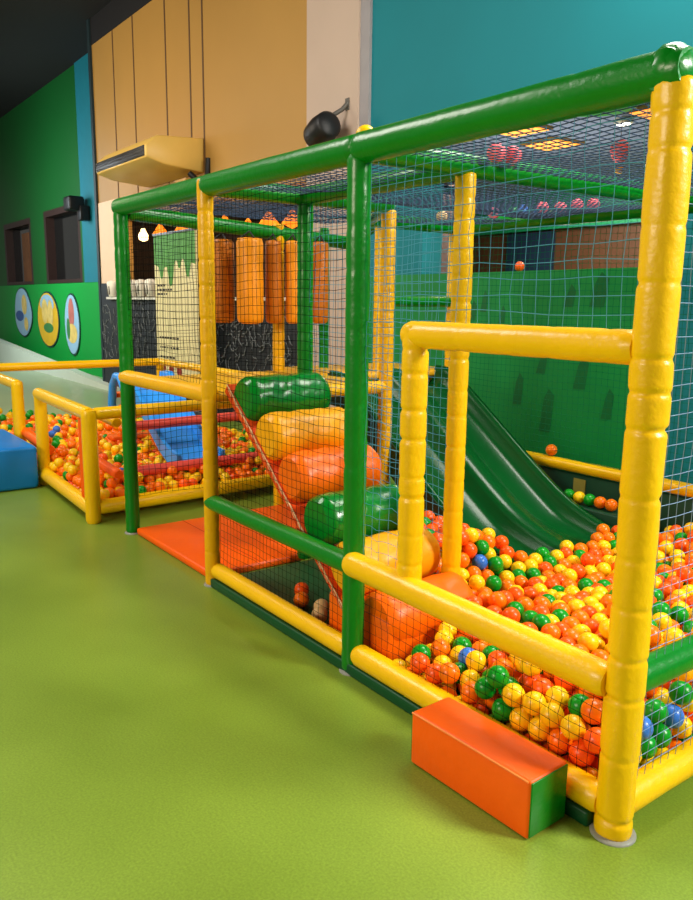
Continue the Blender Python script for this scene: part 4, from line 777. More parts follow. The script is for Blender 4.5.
-8249,493,188,-4626,502,203,-4679,124,145,-5286,1121,124,-6645,981,256,-6597,-18,87,-6322,822,219,-8260,1585,185,-6841,375,230,-8190,-18,87,-5851,1211,168,-7784,355,201,-6771,1613,175,-5111,104,159,-8421,695,210,
-5296,1599,187,-7719,112,220,-5299,63,87,-8412,1257,137,-6189,1738,170,-7643,1920,265,-8558,638,243,-5592,503,185,-6644,-18,163,-8410,1424,159,-7112,894,220,-5422,1685,201,-7949,1330,149,-5797,99,87,-6922,1505,193,
-7229,1266,275,-7407,1427,261,-8156,758,209,-6664,308,147,-5035,1090,128,-7061,1626,241,-7753,1749,259,-5083,818,209,-5250,1910,244,-6471,56,87,-5999,54,215,-6268,639,194,-6013,1371,184,-7685,894,160,-4821,1512,176,
-4524,85,224,-7485,854,182,-4691,742,167,-5044,547,179,-6203,1829,164,-7152,1504,190,-4580,1836,161,-4609,1426,239,-6824,604,271,-6584,1985,128,-8128,825,136,-5979,1519,240,-5048,65,87,-7751,1925,279,-8558,1003,144,
-6343,1914,147,-5663,143,167,-8411,1171,131,-5233,1191,128,-6413,1111,229,-6701,946,309,-5332,431,199,-5825,250,197,-8002,1263,140,-5112,938,128,-4472,1637,208,-8127,429,199,-5899,1654,193,-7759,435,191,-4657,355,199,
-7562,1838,190,-8338,1380,151,-5054,637,164,-7882,1601,186,-7165,1093,220,-6547,392,161,-8427,2058,254,-5972,1291,181,-6315,1513,189,-5070,1396,154,-6062,1696,247,-6292,1980,148,-7575,1742,261,-4402,1859,171,-4607,746,177,
-6837,1985,127,-6564,537,186,-7419,369,181,-6933,1283,292,-6753,1985,126,-6754,27,87,-8122,1724,208,-6475,1460,199,-7136,839,284,-8111,1807,222,-7958,1636,192,-7173,96,167,-4951,1089,133,-6496,1679,166,-8329,196,232,
-7249,58,172,-6280,1297,208,-6814,1302,294,-5189,126,260,-7202,-18,163,-6661,1145,240,-4450,557,160,-6345,643,229,-5929,1837,251,-6304,491,179,-5388,809,139,-6184,1913,161,-8162,1067,123,-4992,1154,174,-5505,1333,149,
-7235,834,278,-5987,2058,182,-8426,1950,232,-7651,532,182,-6873,1282,232,-7740,263,274,-6186,1408,194,-6906,539,258,-7227,661,198,-6607,1739,223,-4908,390,200,-7836,-18,87,-6056,1298,189,-6850,787,224,-8397,388,205,
-6004,1613,247,-8020,266,220,-8037,1666,198,-7921,-18,87,-6848,431,166,-7963,1720,204,-7143,1035,287,-4839,1695,260,-5154,658,159,-5336,102,152,-6086,743,190,-6429,2058,134,-7071,1483,194,-7339,344,173,-6067,346,249,
-7830,1449,168,-7564,531,184,-5977,993,182,-5895,549,251,-7356,568,184,-5673,1345,160,-6579,831,235,-4578,1209,169,-6632,1408,222,-5501,1767,211,-7095,388,165,-4836,1856,287,-5335,1673,200,-6489,2058,194,-7015,172,158,
-4654,911,164,-7808,1149,146,-6648,528,183,-5506,105,150,-8270,1974,238,-6384,347,160,-4581,1462,166,-5461,601,170,-7044,92,157,-5883,943,242,-6264,1887,155,-7707,596,177,-5733,1641,189,-7001,933,305,-4842,150,220,
-8206,1735,211,-6450,1927,139,-7311,1476,218,-4811,1261,152,-5851,331,191,-7113,729,261,-7562,159,205,-6498,406,228,-5586,1763,207,-4745,1528,239,-5205,592,170,-5585,1912,229,-6124,-18,165,-8295,720,213,-5829,1730,191,
-8271,5,87,-6444,1821,212,-5078,1615,258,-8349,1900,231,-6968,1011,306,-7851,1018,196,-6932,188,150,-7429,1224,188,-4650,1165,164,-6749,659,216,-8558,919,140,-8485,793,145,-5457,0,160,-5874,1811,191,-5893,840,179,
-5165,433,199,-6253,1459,193,-6450,904,228,-4478,1087,87,-6878,1911,134,-7257,1415,195,-6726,1001,242,-5836,-18,87,-8494,1900,227,-7958,552,178,-4988,276,218,-6515,469,174,-7522,1175,249,-8558,836,155,-8113,282,221,
-7186,1546,256,-7859,1082,140,-6879,2058,126,-7595,1236,171,-5464,2058,311,-8527,1207,210,-7216,266,160,-8044,808,140,-6577,949,294,-5239,667,157,-8045,326,279,-6135,676,207,-6705,742,234,-6710,1377,222,-5750,2058,244,
-6439,1621,175,-7433,1658,181,-8314,148,87,-7551,1538,182,-6440,431,169,-7451,447,182,-6763,1510,193,-6934,1224,230,-7554,308,189,-5415,443,196,-6910,-18,87,-6652,1315,223,-4402,421,176,-7755,2058,215,-8079,1049,125,
-8331,336,216,-8283,267,224,-4873,1214,198,-6864,1234,301,-8014,730,151,-7234,1214,208,-4473,1709,160,-8007,2058,237,-7040,850,224,-8301,646,161,-6153,1554,249,-8030,1832,224,-4921,121,227,-4576,2058,242,-8484,709,155,
-6900,496,178,-7718,1800,201,-8160,316,289,-5971,650,194,-7121,1780,230,-5705,596,175,-5721,824,158,-6302,94,231,-5320,1458,163,-4402,1664,167,-7351,1638,179,-8558,221,219,-5345,1349,221,-6054,1409,248,-5598,1194,143,
-7521,230,186,-4629,1796,216,-7635,1986,201,-8490,2006,232,-5118,1101,125,-7602,1703,190,-5334,1911,233,-6601,90,154,-4660,1333,169,-5833,-18,236,-6657,1229,233,-4699,623,248,-5192,-18,166,-5888,1286,174,-6748,815,228,
-4825,843,151,-5608,1050,140,-5106,20,158,-5634,813,152,-5654,663,167,-7425,2058,175,-7618,59,87,-4402,555,87,-7327,832,199,-7334,917,200,-8484,265,222,-4493,1888,87,-8107,1130,126,-6559,-18,163,-7712,1999,268,
-8339,1216,131,-6343,-18,87,-4596,2003,181,-6765,201,140,-4517,1260,201,-4872,770,153,-6814,1500,261,-6954,560,188,-7286,721,196,-5943,1070,177,-5157,1778,285,-5201,395,267,-7246,2058,229,-5216,327,216,-6738,1689,162,
-6184,1023,207,-4424,1083,162,-6297,717,204,-7790,987,147,-7303,1761,171,-5953,305,257,-7583,1984,268,-8116,-18,215,-7952,795,146,-8296,563,175,-4535,1932,240,-8558,305,211,-6683,1113,316,-8049,1985,244,-4962,62,87,
-4844,464,196,-6039,-18,165,-6327,1831,155,-4547,60,147,-4597,892,224,-6638,1283,301,-5389,1608,189,-7688,-18,248,-6994,2028,207,-4783,1930,284,-5137,356,214,-5632,1312,226,-7690,1498,182,-5957,3,161,-4992,-18,87,
-4574,701,87,-7752,-18,87,-6966,890,229,-4478,1172,87,-5827,59,160,-4469,1595,121,-6532,1808,207,-8558,1760,207,-7326,52,136,-7350,200,169,-5497,-18,87,-8354,-18,87,-7898,638,167,-5083,1911,231,-7537,12,158,
-5788,610,176,-8427,1630,259,-7457,-18,163,-6072,2058,171,-5460,1984,240,-5126,1838,224,-6156,2058,161,-6066,568,255,-6570,1350,217,-8069,668,159,-6115,1691,177,-5149,1180,128,-5746,52,137,-6285,1591,180,-7361,2004,168,
-7177,369,166,-6305,-18,163,-5421,106,149,-4969,1410,159,-8172,1291,138,-4824,382,198,-7475,138,215,-7707,974,156,-4588,607,248,-7701,1935,206,-4729,1051,153,-5790,-18,163,-7960,2058,308,-5243,-18,234,-7363,755,192,
-5222,811,137,-6517,606,196,-8157,684,155,-6909,1377,286,-5543,1985,228,-4402,1973,87,-4526,769,169,-7606,604,179,-4402,270,164,-7558,906,173,-5937,124,158,-7221,1742,167,-5545,2029,302,-5909,491,184,-7375,1719,177,
-8421,1857,224,-8314,-18,163,-4969,632,166,-8484,1129,132,-4551,1656,231,-6873,26,150,-5903,58,198,-5163,248,299,-5897,373,261,-6016,919,186,-5528,1553,180,-4986,1685,202,-6873,926,236,-6529,166,161,-4928,472,191,
-4743,1704,265,-5645,974,144,-5621,358,202,-7492,1598,183,-4580,1037,178,-5546,147,87,-7189,928,218,-7173,1424,198,-8091,2058,241,-7512,1221,179,-6472,353,157,-6167,1110,204,-7841,712,228,-6795,1912,132,-8334,1817,224,
-6684,1540,189,-7831,-18,237,-5663,1529,250,-7584,1396,176,-6919,67,87,-8558,1255,147,-4961,1261,202,-5669,2058,219,-7245,1823,163,-8485,1044,131,-4829,596,233,-7499,-18,87,-4536,2058,157,-4402,1001,165,-5071,1542,178,
-8354,124,162,-8258,1668,201,-7172,194,154,-4402,719,87,-7457,1739,181,-6345,2058,141,-5166,2058,247,-4746,1903,208,-6133,234,168,-8558,20,165,-5418,2058,240,-4433,1244,161,-5590,101,153,-5042,783,144,-5013,1237,137,
-5468,1255,139,-8558,1593,185,-8258,843,133,-4671,825,165,-4830,92,160,-5649,438,192,-4943,1613,189,-8558,583,174,-7533,60,87,-5933,915,177,-4632,178,218,-4779,1585,184,-7109,1865,150,-6213,708,197,-4579,953,167,
-6838,123,164,-5904,697,177,-7866,133,167,-5820,1990,271,-5541,1408,160,-5134,-18,228,-7159,1177,221,-7518,122,143,-4518,401,162,-7839,2058,226,-7519,748,179,-4570,1746,252,-8189,1146,125,-5638,62,87,-6488,1998,132,
-7810,1369,161,-4588,344,150,-4550,486,169,-4792,1209,224,-6930,417,165,-5613,1559,181,-7081,1229,221,-8558,105,164,-7931,714,156,-7333,1051,277,-7842,416,195,-4555,1122,87,-6776,1428,207,-8558,1509,174,-7663,1810,267,
-5333,1318,142,-6270,822,285,-8025,136,221,-7301,143,87,-7556,1311,176,-4568,568,174,-4402,884,87,-6081,1869,246,-6923,637,205,-6060,989,192,-7078,-18,87,-4986,1540,178,-8017,1501,171,-6404,131,122,-7004,67,87,
-5348,110,236,-7667,-18,87,-8532,1292,219,-4809,1177,148,-6945,971,235,-8211,419,201,-6295,1215,219,-7881,222,218,-7891,1164,140,-6392,1627,249,-5565,424,196,-4402,-18,174,-7518,602,181,-7406,135,158,-7730,823,159,
-6203,1571,182,-8314,1164,198,-8180,1409,154,-7388,275,175,-7646,820,166,-5442,1543,178,-5830,1502,178,-5256,62,161,-5334,2058,243,-7690,1330,237,-7805,1717,198,-7660,626,241,-6064,1518,260,-6344,58,161,-4466,474,162,
-7138,1723,165,-5065,402,203,-4655,1501,178,-6498,685,215,-7256,340,168,-5794,1426,173,-6687,1622,173,-7009,1184,230,-8409,1508,172,-4575,806,87,-4909,845,144,-4794,220,211,-5503,1830,293,-8209,65,87,-5082,2058,239,
-4553,121,87,-6214,1244,209,-5959,1916,258,-8286,125,214,-4824,-18,87,-4612,1332,239,-8239,707,151,-6337,1785,225,-7609,1476,178,-7778,1516,177,-5340,513,184,-8125,66,87,-4878,228,216,-6191,96,197,-6208,-18,165,
-7863,326,207,-7639,1121,163,-6394,1780,156,-8484,625,167,-7122,930,296,-4997,2058,240,-6102,1524,184,-4652,996,163,-8084,131,286,-7172,1984,148,-4438,347,154,-7798,1597,185,-7816,1853,276,-4656,270,200,-5745,1723,197,
-7543,1982,192,-4563,1935,87,-8175,1783,273,-6191,396,173,-4830,1910,216,-5456,1402,156,-6022,584,183,-6958,23,152,-7088,1060,227,-7921,387,202,-4402,967,87,-6159,54,131,-8558,146,87,-5894,989,171,-7045,1251,295,
-5751,861,229,-5540,336,210,-6863,249,213,-6100,375,176,-5813,1136,162,-6611,322,212,-6442,1988,205,-5319,1044,123,-6519,549,258,-7477,676,183,-5379,2030,310,-7415,537,237,-5953,2058,262,-7784,189,228,-5627,1985,227,
-5356,199,230,-4402,1050,87,-8199,275,223,-7434,722,245,-5209,234,228,-5501,1912,226,-7690,749,166,-5622,582,175,-6406,1859,147,-6814,989,306,-4924,66,163,-6867,1094,245,-4500,1851,259,-5532,100,231,-5256,888,129,
-7791,578,177,-8482,-18,162,-5977,150,87,-7799,270,208,-4425,189,160,-6439,1239,223,-4480,1753,87,-5016,1361,210,-7018,666,273,-5322,253,302,-5867,1969,197,-6334,569,188,-7458,145,87,-5781,1571,183,-8247,344,215,
-7473,1296,183,-5182,1519,173,-8344,2058,240,-5757,1351,166,-5300,353,212,-4479,1003,87,-5265,1269,135,-5029,1469,166,-5915,1508,181,-6265,1773,163,-5063,1170,130,-8268,1172,127,-8062,141,87,-6793,1966,198,-7508,2058,186,
-6975,1743,157,-5737,1869,206,-6555,1736,156,-7562,1154,173,-7583,-18,87,-6378,1567,190,-8360,1321,211,-6395,1486,194,-6574,1842,141,-8485,1213,137,-6360,1268,217,-4528,1474,231,-6115,139,166,-5963,426,183,-7077,235,148,
-6327,138,87,-4552,1379,87,-6976,703,209,-8243,194,239,-5457,320,213,-5255,503,186,-8412,1340,147,-4834,2007,296,-4744,1474,174,-5991,280,182,-8356,709,152,-5502,1277,214,-4476,1426,87,-4876,541,180,-5273,743,146,
-4943,1757,208,-6323,360,218,-7526,1457,181,-4885,624,169,-5459,1839,221,-4753,1620,256,-6054,665,186,-8230,-18,167,-8343,840,135,-6412,826,242,-7128,1118,292,-8523,-18,87,-8116,1355,147,-5383,62,87,-5992,505,182,
-5546,1106,135,-5358,1685,281,-6643,58,87,-7914,57,163,-7816,497,188,-4805,925,148,-5277,970,124,-6582,683,214,-5033,1755,211,-5228,1448,161,-4480,919,87,-4787,60,87,-4720,1422,242,-8250,1717,282,-7007,625,198,
-7627,1784,194,-4678,436,188,-4517,-18,169,-8457,1333,218,-5849,910,167,-7040,-18,163,-8431,606,232,-6482,140,87,-7417,1535,255,-5007,707,155,-8558,1341,154,-5562,980,137,-4402,1133,87,-6569,1014,239,-6797,792,294,
-6240,1212,283,-5616,115,233,-8483,1467,167,-5267,1319,206,-4819,793,219,-6792,1133,240,-7633,1559,182,-8558,60,87,-4582,1042,87,-8096,1436,160,-7914,1017,135,-5052,1008,127,-5040,1985,237,-7814,829,152,-5292,1984,243,
-7424,1359,211,-4584,1534,211,-6164,776,198,-6032,135,151,-5079,147,87,-6080,56,162,-6534,1917,135,-5859,1065,167,-7298,2058,160,-4765,1788,275,-7068,996,296,-6941,1055,237,-7464,253,254,-5373,590,171,-7650,732,242,
-7436,1965,177,-4791,532,182,-5127,1605,188,-4696,127,240,-5401,1537,252,-6513,256,144,-8197,1933,258,-6346,1350,208,-5759,531,182,-4720,478,259,-5704,372,197,-4539,634,128,-4402,1552,87,-5461,1721,280,-4876,969,140,
-6513,-18,87,-5710,1985,213,-8146,148,87,-6279,1006,217,-8359,1730,272,-7867,1309,152,-6944,1325,219,-6649,145,110,-5506,-18,228,-5621,-18,164,-5376,148,87,-4696,880,233,-4476,1341,87,-6882,349,154,-4875,1838,214,
-5026,103,160,-7415,-18,87,-8452,1898,300,-7855,148,250,-4696,1575,183,-7434,602,184,-7700,1277,162,-5771,756,166,-7875,1845,215,-5948,1586,183,-8174,38,271,-8071,888,132,-4743,1390,167,-7611,1041,166,-4402,1759,163,
-7173,67,87,-5317,1200,129,-7180,844,211,-6947,782,220,-4402,107,164,-5997,1147,184,-6860,1614,175,-4746,696,220,-5885,185,203,-5908,265,189,-8140,1213,131,-6017,361,180,-4957,1878,296,-6721,319,220,-5421,1325,145,
-7923,2058,231,-5804,1281,166,-8558,751,153,-4878,906,196,-7279,1681,175,-8431,979,129,-4581,257,163,-5161,870,131,-4871,1984,223,-6372,756,210,-7250,797,203,-7782,1291,156,-6027,1560,183,-5667,1913,214,-7088,1980,141,
-5716,559,251,-4739,-18,87,-4561,394,87,-6682,-18,87,-7178,753,206,-5442,1636,267,-7409,1578,182,-6464,624,262,-6428,-18,87,-8473,60,87,-7363,1416,189,-6781,1333,222,-5188,734,147,-6893,715,213,-7442,782,186,
-4940,1556,252,-7453,401,252,-7723,1135,154,-4711,204,205,-7144,675,201,-7331,-18,87,-6826,-18,87,-6964,1099,307,-7591,2058,196,-7439,209,184,-4797,1460,242,-4740,368,196,-4607,92,198,-6334,1726,164,-5775,1060,157,
-6520,1599,178,-5913,1737,187,-6053,1213,190,-5893,141,87,-5164,147,87,-8001,1419,159,-6174,-18,87,-4402,1804,87,-7402,966,192,-4491,507,87,-5890,1189,242,-6493,977,234,-7151,1344,207,-6671,1842,139,-7871,59,87,
-5636,1269,151,-6357,427,170,-5091,714,151,-7088,67,87,-5645,1125,144,-5028,1613,189,-6871,1010,246,-5666,-18,87,-4766,2058,298,-6118,1356,193,-6975,1432,277,-4535,1593,174,-6350,1645,173,-7081,1785,156,-6143,1469,263,
-4514,1338,163,-4495,339,87,-8439,137,164,-5546,1204,211,-6041,59,87,-4956,1985,232,-6668,1985,126,-8264,1004,123,-6468,538,185,-7301,269,167,-8394,122,87,-7013,403,165,-5167,1911,233,-7932,1466,167,-8301,1740,211,
-8558,1425,163,-8181,1855,227,-5582,-18,87,-4481,423,87,-7449,1901,255,-5631,148,87,-5462,1105,130,-6193,172,160,-7624,958,165,-4658,1249,170,-8353,1977,265,-8407,1591,186,-7137,144,93,-5412,-18,87,-7666,1414,172,
-4773,1749,200,-7911,471,190,-5072,1720,278,-8444,1731,279,-7837,1228,147,-7707,216,204,-8558,1845,216,-4960,549,179,-6415,684,204,-5666,57,167,-6765,442,168,-5266,1522,174,-5515,1685,225,-8193,126,247,-7541,2058,265,
-6459,1287,292,-4487,67,87,-5534,1358,228,-6833,656,205,-6697,595,195,-4453,723,155,-4989,362,207,-8171,1491,168,-7802,1801,207,-5475,1620,190,-8406,59,143,-5059,231,226,-7877,1762,212,-7881,1461,235,-4740,132,87,
-5427,1181,132,-7745,55,161,-4471,877,161,-8484,1718,205,-7449,60,87,-6631,384,159,-8102,1614,190,-8478,362,207,-8320,1298,139,-5114,1470,165,-6992,815,284,-8202,1205,187,-8237,924,126,-8096,1531,176,-4488,124,158,
-5075,1682,201,-6320,292,157,-5709,1420,168,-5872,59,87,-6475,-18,163,-8299,2058,320,-8527,1544,250,-6787,733,217,-4615,63,87,-7775,1976,215,-5897,1141,172,-8264,1419,156,-6623,757,220,-7965,1985,234,-6357,977,224,
-4556,1792,87,-6834,67,87,-5088,1856,298,-8155,904,128,-7468,1517,183,-7535,452,189,-8010,563,245,-7515,1678,184,-4589,1378,164,-7460,67,171,-7645,448,187,-5597,274,212,-7185,1901,153,-6455,758,215,-4668,1617,256,
-7816,658,167,-7561,675,178,-4909,307,211,-8251,1088,123,-5118,1754,213,-4487,2058,87,-4993,851,139,-7424,1881,177,-7009,1541,187,-6514,1220,256,-7450,901,253,-7194,461,247,-4571,-18,87,-6796,1048,248,-6106,190,236,
-8056,1198,132,-7207,1378,261,-8484,877,137,-6579,1903,206,-5202,1754,214,-7948,1548,179,-7196,1663,173,-7389,1150,193,-4797,1376,236,-5202,1113,124,-8411,1083,127,-6822,1687,162,-4792,1832,208,-7071,1320,213,-7887,1682,197,
-6374,1185,225,-4794,1668,193,-6246,785,213,-5815,465,186,-6995,254,145,-8210,1606,254,-4963,1470,222,-4707,515,183,-4634,1954,250,-4987,1781,280,-7317,425,177,-4853,1295,220,-5284,-18,161,-7173,597,190,-5181,1257,134,
-5161,-18,87,-5502,177,248,-8174,1658,198,-6250,556,188,-4697,-18,164,-5126,791,140,-6586,1183,235,-5290,147,87,-4902,1772,281,-8271,85,142,-4518,1971,166,-4661,2052,206,-5042,1837,229,-6411,1404,205,-5991,1233,244,
-8484,1634,193,-6963,2058,130,-7820,1100,214,-7932,935,136,-7604,748,173,-7402,868,191,-8333,488,189,-8121,139,204,-7254,1600,180,-4487,-18,87,-7774,750,161,-7125,24,151,-7130,2058,142,-7722,143,87,-6369,1708,239,
-4814,1345,159,-7936,122,213,-8100,746,147,-6063,1910,174,-7577,1622,189,-4402,64,87,-5808,178,238,-4934,1205,139,-5934,346,186,-7951,1803,215,-7943,613,234,-6289,588,261,-5375,1839,224,-6583,1268,229,-6246,332,165,
-7594,85,179,-5485,400,208,-6137,1656,250,-4870,357,268,-7638,318,194,-7312,1184,201,-6912,270,144,-6623,1911,133,-4761,450,190,-5676,517,183,-5512,1183,136,-6050,213,177,-4901,1684,201,-4825,136,87,-6201,1326,205,
-7970,1854,280,-7832,1916,221,-7881,1984,225,-6470,240,219,-6682,226,136,-7416,1016,259,-7638,1332,170,-5598,904,143,-5728,980,152,-5604,730,157,-6386,56,87,-8159,203,245,-7858,756,155,-6048,1641,181,-4571,478,87,
-7974,1180,135,-4703,1976,207,-5667,1435,240,-4590,1920,166,-4402,1409,168,-8558,1900,289,-4483,171,87,-5577,1484,171,-7052,144,87,-5285,271,224,-7034,1149,302,-5426,525,182,-8085,1277,138,-6539,1517,191,-5435,230,225,
-5979,844,182,-5172,1446,225,-7392,1112,269,-5625,1414,164,-4651,1081,162,-5767,1206,159,-7695,380,194,-5281,1384,151,-7502,1375,181,-7621,8,159,-7798,86,235,-6261,2058,150,-8558,722,233,-4402,2058,87,-6785,-18,162,
-4470,1822,136,-7997,1033,129,-5524,756,151,-6623,903,235,-8264,460,265,-7789,2058,295,-8017,31,213,-6698,1734,226,-4507,298,162,-6956,1548,258,-5748,17,228,-7332,1014,201,-8558,203,302,-6209,1993,156,-5967,1801,184,
-7830,56,162,-6159,534,183,-6893,441,242,-6732,519,182,-8055,-18,156,-7479,527,182,-7258,880,208,-7309,126,174,-6784,585,193,-4483,1519,87,-4896,182,285,-4737,1220,156,-4479,591,87,-7047,2058,135,-7327,1557,183,
-4796,883,221,-5061,318,216,-6076,519,182,-6794,1766,150,-4584,1863,251,-7841,1726,280,-5544,1839,219,-6498,1057,262,-5129,1323,143,-7508,803,246,-4476,1450,168,-5492,678,159,-7723,1183,227,-7022,277,224,-8398,-18,178,
-6390,504,180,-5576,1571,256,-4860,11,158,-6257,52,168,-4958,1839,221,-8510,335,280,-5322,656,160,-5787,387,192,-5135,1019,124,-7108,800,214,-4444,2015,148,-7959,-18,163,-7669,1199,162,-7378,1291,192,-7787,62,87,
-6231,1162,210,-7658,117,134,-4710,1658,191,-5879,411,187,-6190,227,239,-5682,899,150,-8265,1889,231,-6795,2058,123,-7742,1661,192,-6161,317,172,-6857,1451,205,-7957,1276,215,-7350,1922,168,-4577,1122,169,-7327,1842,169,
-7756,634,239,-5799,1325,238,-8403,899,132,-6136,1273,197,-7247,-18,87,-8250,1806,225,-5746,1495,176,-7316,642,196,-7754,1213,154,-8336,1464,164,-6711,2058,123,-4402,1636,87,-5371,1117,126,-4689,1740,194,-7220,139,111,
-7469,297,182,-6713,141,170,-7006,1268,222,-5269,1729,261,-6843,1533,189,-7937,285,215,-7624,1510,255,-8369,762,220,-7593,1102,232,-5751,-18,87,-5408,1041,126,-5405,1469,165,-5817,1647,189,-5966,199,184,-5289,580,172,
-8337,1638,195,-6342,148,180,-8558,460,261,-5102,112,243,-6006,729,213,-8098,62,240,-6489,1845,144,-8308,822,210,-6433,279,150,-8105,-18,87,-6544,1402,282,-4899,1457,167,-5835,142,149,-6598,461,172,-6346,2010,212,
-6301,56,87,-5468,62,87,-5133,272,223,-6048,813,219,-6850,203,137,-7090,1402,204,-4731,966,154,-6188,613,189,-8180,985,124,-4658,1532,257,-6778,245,211,-7776,1070,148,-7481,1820,182,-7892,1391,159,-7648,676,173,
-7781,132,166,-5373,9,158,-7873,815,215,-7849,928,143,-8163,350,212,-6858,1364,216,-6074,294,175,-7666,1589,254,-6036,1743,182,-4798,729,161,-4402,1216,87,-5440,875,135,-5515,256,218,-7187,1012,217,-7378,68,201,
-7473,1146,183,-4765,1093,222,-5737,678,169,-5649,1635,191,-4893,1279,148,-4430,1329,162,-6462,1727,230,-5041,2058,313,-5369,1455,241,-5732,452,189,-7233,720,262,-5960,1437,192,-4569,2020,87,-8402,780,143,-7625,1415,247,
-7562,821,174,-5878,1432,177,-5277,195,260,-5418,1766,223,-7995,347,210,-5336,1781,294,-5720,1275,158,-4647,2058,289,-7473,1085,242,-5956,65,87,-7591,140,87,-6332,1432,203,-7208,513,182,-8028,506,185,-4915,1912,222,
-7873,558,178,-6933,1670,166,-7016,1016,232,-5213,1335,144,-5543,1932,300)
PTS = [(MM[i]/1000, MM[i+1]/1000, MM[i+2]/1000) for i in range(0, len(MM), 3)]
kr = random.Random(23)
KEYS = [kr.choices('oyrgb', (33, 32, 21, 14, 0) if p[0] > -3 else (46, 34, 9, 10, 1))[0] for p in PTS]
for i, k in {1046: 'b', 654: 'g', 553: 'g', 211: 'g', 367: 'g', 1045: 'g', 422: 'g', 784: 'b', 810: 'b', 721: 'g', 447: 'g', 1037: 'b', 932: 'g', 502: 'g', 145: 'g', 7: 'g', 411: 'r', 209: 'g', 791: 'g', 65: 'g', 468: 'r', 85: 'r', 441: 'r', 264: 'r', 581: 'r', 176: 'y', 675: 'y', 293: 'y', 376: 'o', 153: 'o', 84: 'o', 109: 'o'}.items(): KEYS[i] = k
IND = set((5,7,14,15,16,23,24,28,30,31,33,36,39,50,54,56,65,73,77,79,84,85,90,109,113,126,128,131,138,140,141,145,149,153,160,167,170,174,176,186,187,188,190,192,193,
195,200,204,208,209,210,211,214,218,224,229,239,242,249,259,263,264,269,282,288,293,296,298,300,308,309,310,312,317,320,324,338,352,354,360,364,367,376,379,381,383,384,389,392,403,
411,412,418,421,422,429,433,441,446,447,451,456,464,465,468,473,487,491,500,502,504,505,506,518,523,536,539,540,549,553,567,574,581,582,587,599,600,604,620,623,633,643,651,654,656,
657,658,660,662,665,667,671,675,678,684,689,691,693,695,702,705,710,714,717,720,721,722,745,749,766,768,773,784,791,800,810,813,816,827,832,835,837,841,856,858,861,865,866,867,869,
874,875,884,887,888,907,913,919,928,930,932,945,948,950,954,957,959,961,971,972,973,985,988,989,992,994,1005,1021,1025,1033,1037,1041,1043,1044,1045,1046,1047,1055,1061,1066,1071,1084,1086,1090,1093,
1105,1111,1114,1191,1231,1280,1390,1393,1455,1508,1527,1740,1747,1784,1806,1848,1947,1992,2014,2021,2093,2098,2108,2158,2195,2246,2285,2305,2325,2513,2539,2565,2675,2838,2890))
UN = {1046: 'only blue ball behind the low front net', 654: 'leftmost green ball behind the low front net', 422: 'green ball above the right end of the foam step near the yellow post', 784: 'blue ball low behind the side net, partly hidden by the near yellow post', 810: 'blue ball low behind the side net, second from the near yellow post', 1037: 'small blue ball by the foot of the yellow inner post'}
def region(p):
    x, y, z = p
    if x < -4:
        if x > -4.75 and y < .45: return 'in the toddler pit just inside its yellow corner post'
        if x > -4.75: return 'in the toddler pit along the netted side under the deck'
        if x > -5.75 and y < .5: return 'in the toddler pit behind its front rail'
        if x > -5.9: return 'in the toddler pit around the foot of the blue slide'
        if x > -6.7: return 'in the toddler pit at the entrance behind the blue block'
        return 'in the toddler pit beyond the entrance towards the far rail'
    if y < .28:
        if x < -.82: return 'behind the low front net beside the lowest orange bolster'
        if x < -.42: return 'behind the low front net above the left half of the foam step'
        if x < -.14: return 'behind the low front net above the right half of the foam step'
        return 'behind the front net tight against the near yellow post'
    if x > -.3: return 'behind the side net right of the near yellow post'
    if x < -1.3 and y < 1.3: return 'heaped between the climbing ramp and the slide'
    if x < -.85 and y < .95: return 'in the pit around the foot of the yellow inner post'
    if x < -.8: return 'in the pit at the foot of the green slide'
    if y > 1.2: return 'in the rear of the pit towards the yellow rear rail'
    return 'in the open middle of the pit below the yellow window frame'
import collections
rest = MB(); bm = bmesh.new(); bmesh.ops.create_icosphere(bm, subdivisions=2, radius=R)
SV = [v.co.copy() for v in bm.verts]; SF = [tuple(v.index for v in f.verts) for f in bm.faces]; bm.free()
order = list(CN)
for i, p in enumerate(PTS):
    k = KEYS[i]
    if i in IND:
        lab = UN.get(i)
        if lab: ball(p, k, lab, 'balls in the pits')
        else: ball(p, k, '%s ball %s' % (CN[k], region(p)), '%s balls %s' % (CN[k], region(p)))
    else:
        rest.add([v + Vector(p) for v in SV], SF, order.index(k), True)
o = rest.build('ball_pit_filling', [BALL[k] for k in order]); tag(o, 'mass of mixed coloured plastic balls filling both ball pits between the larger ones', 'balls', kind='stuff')

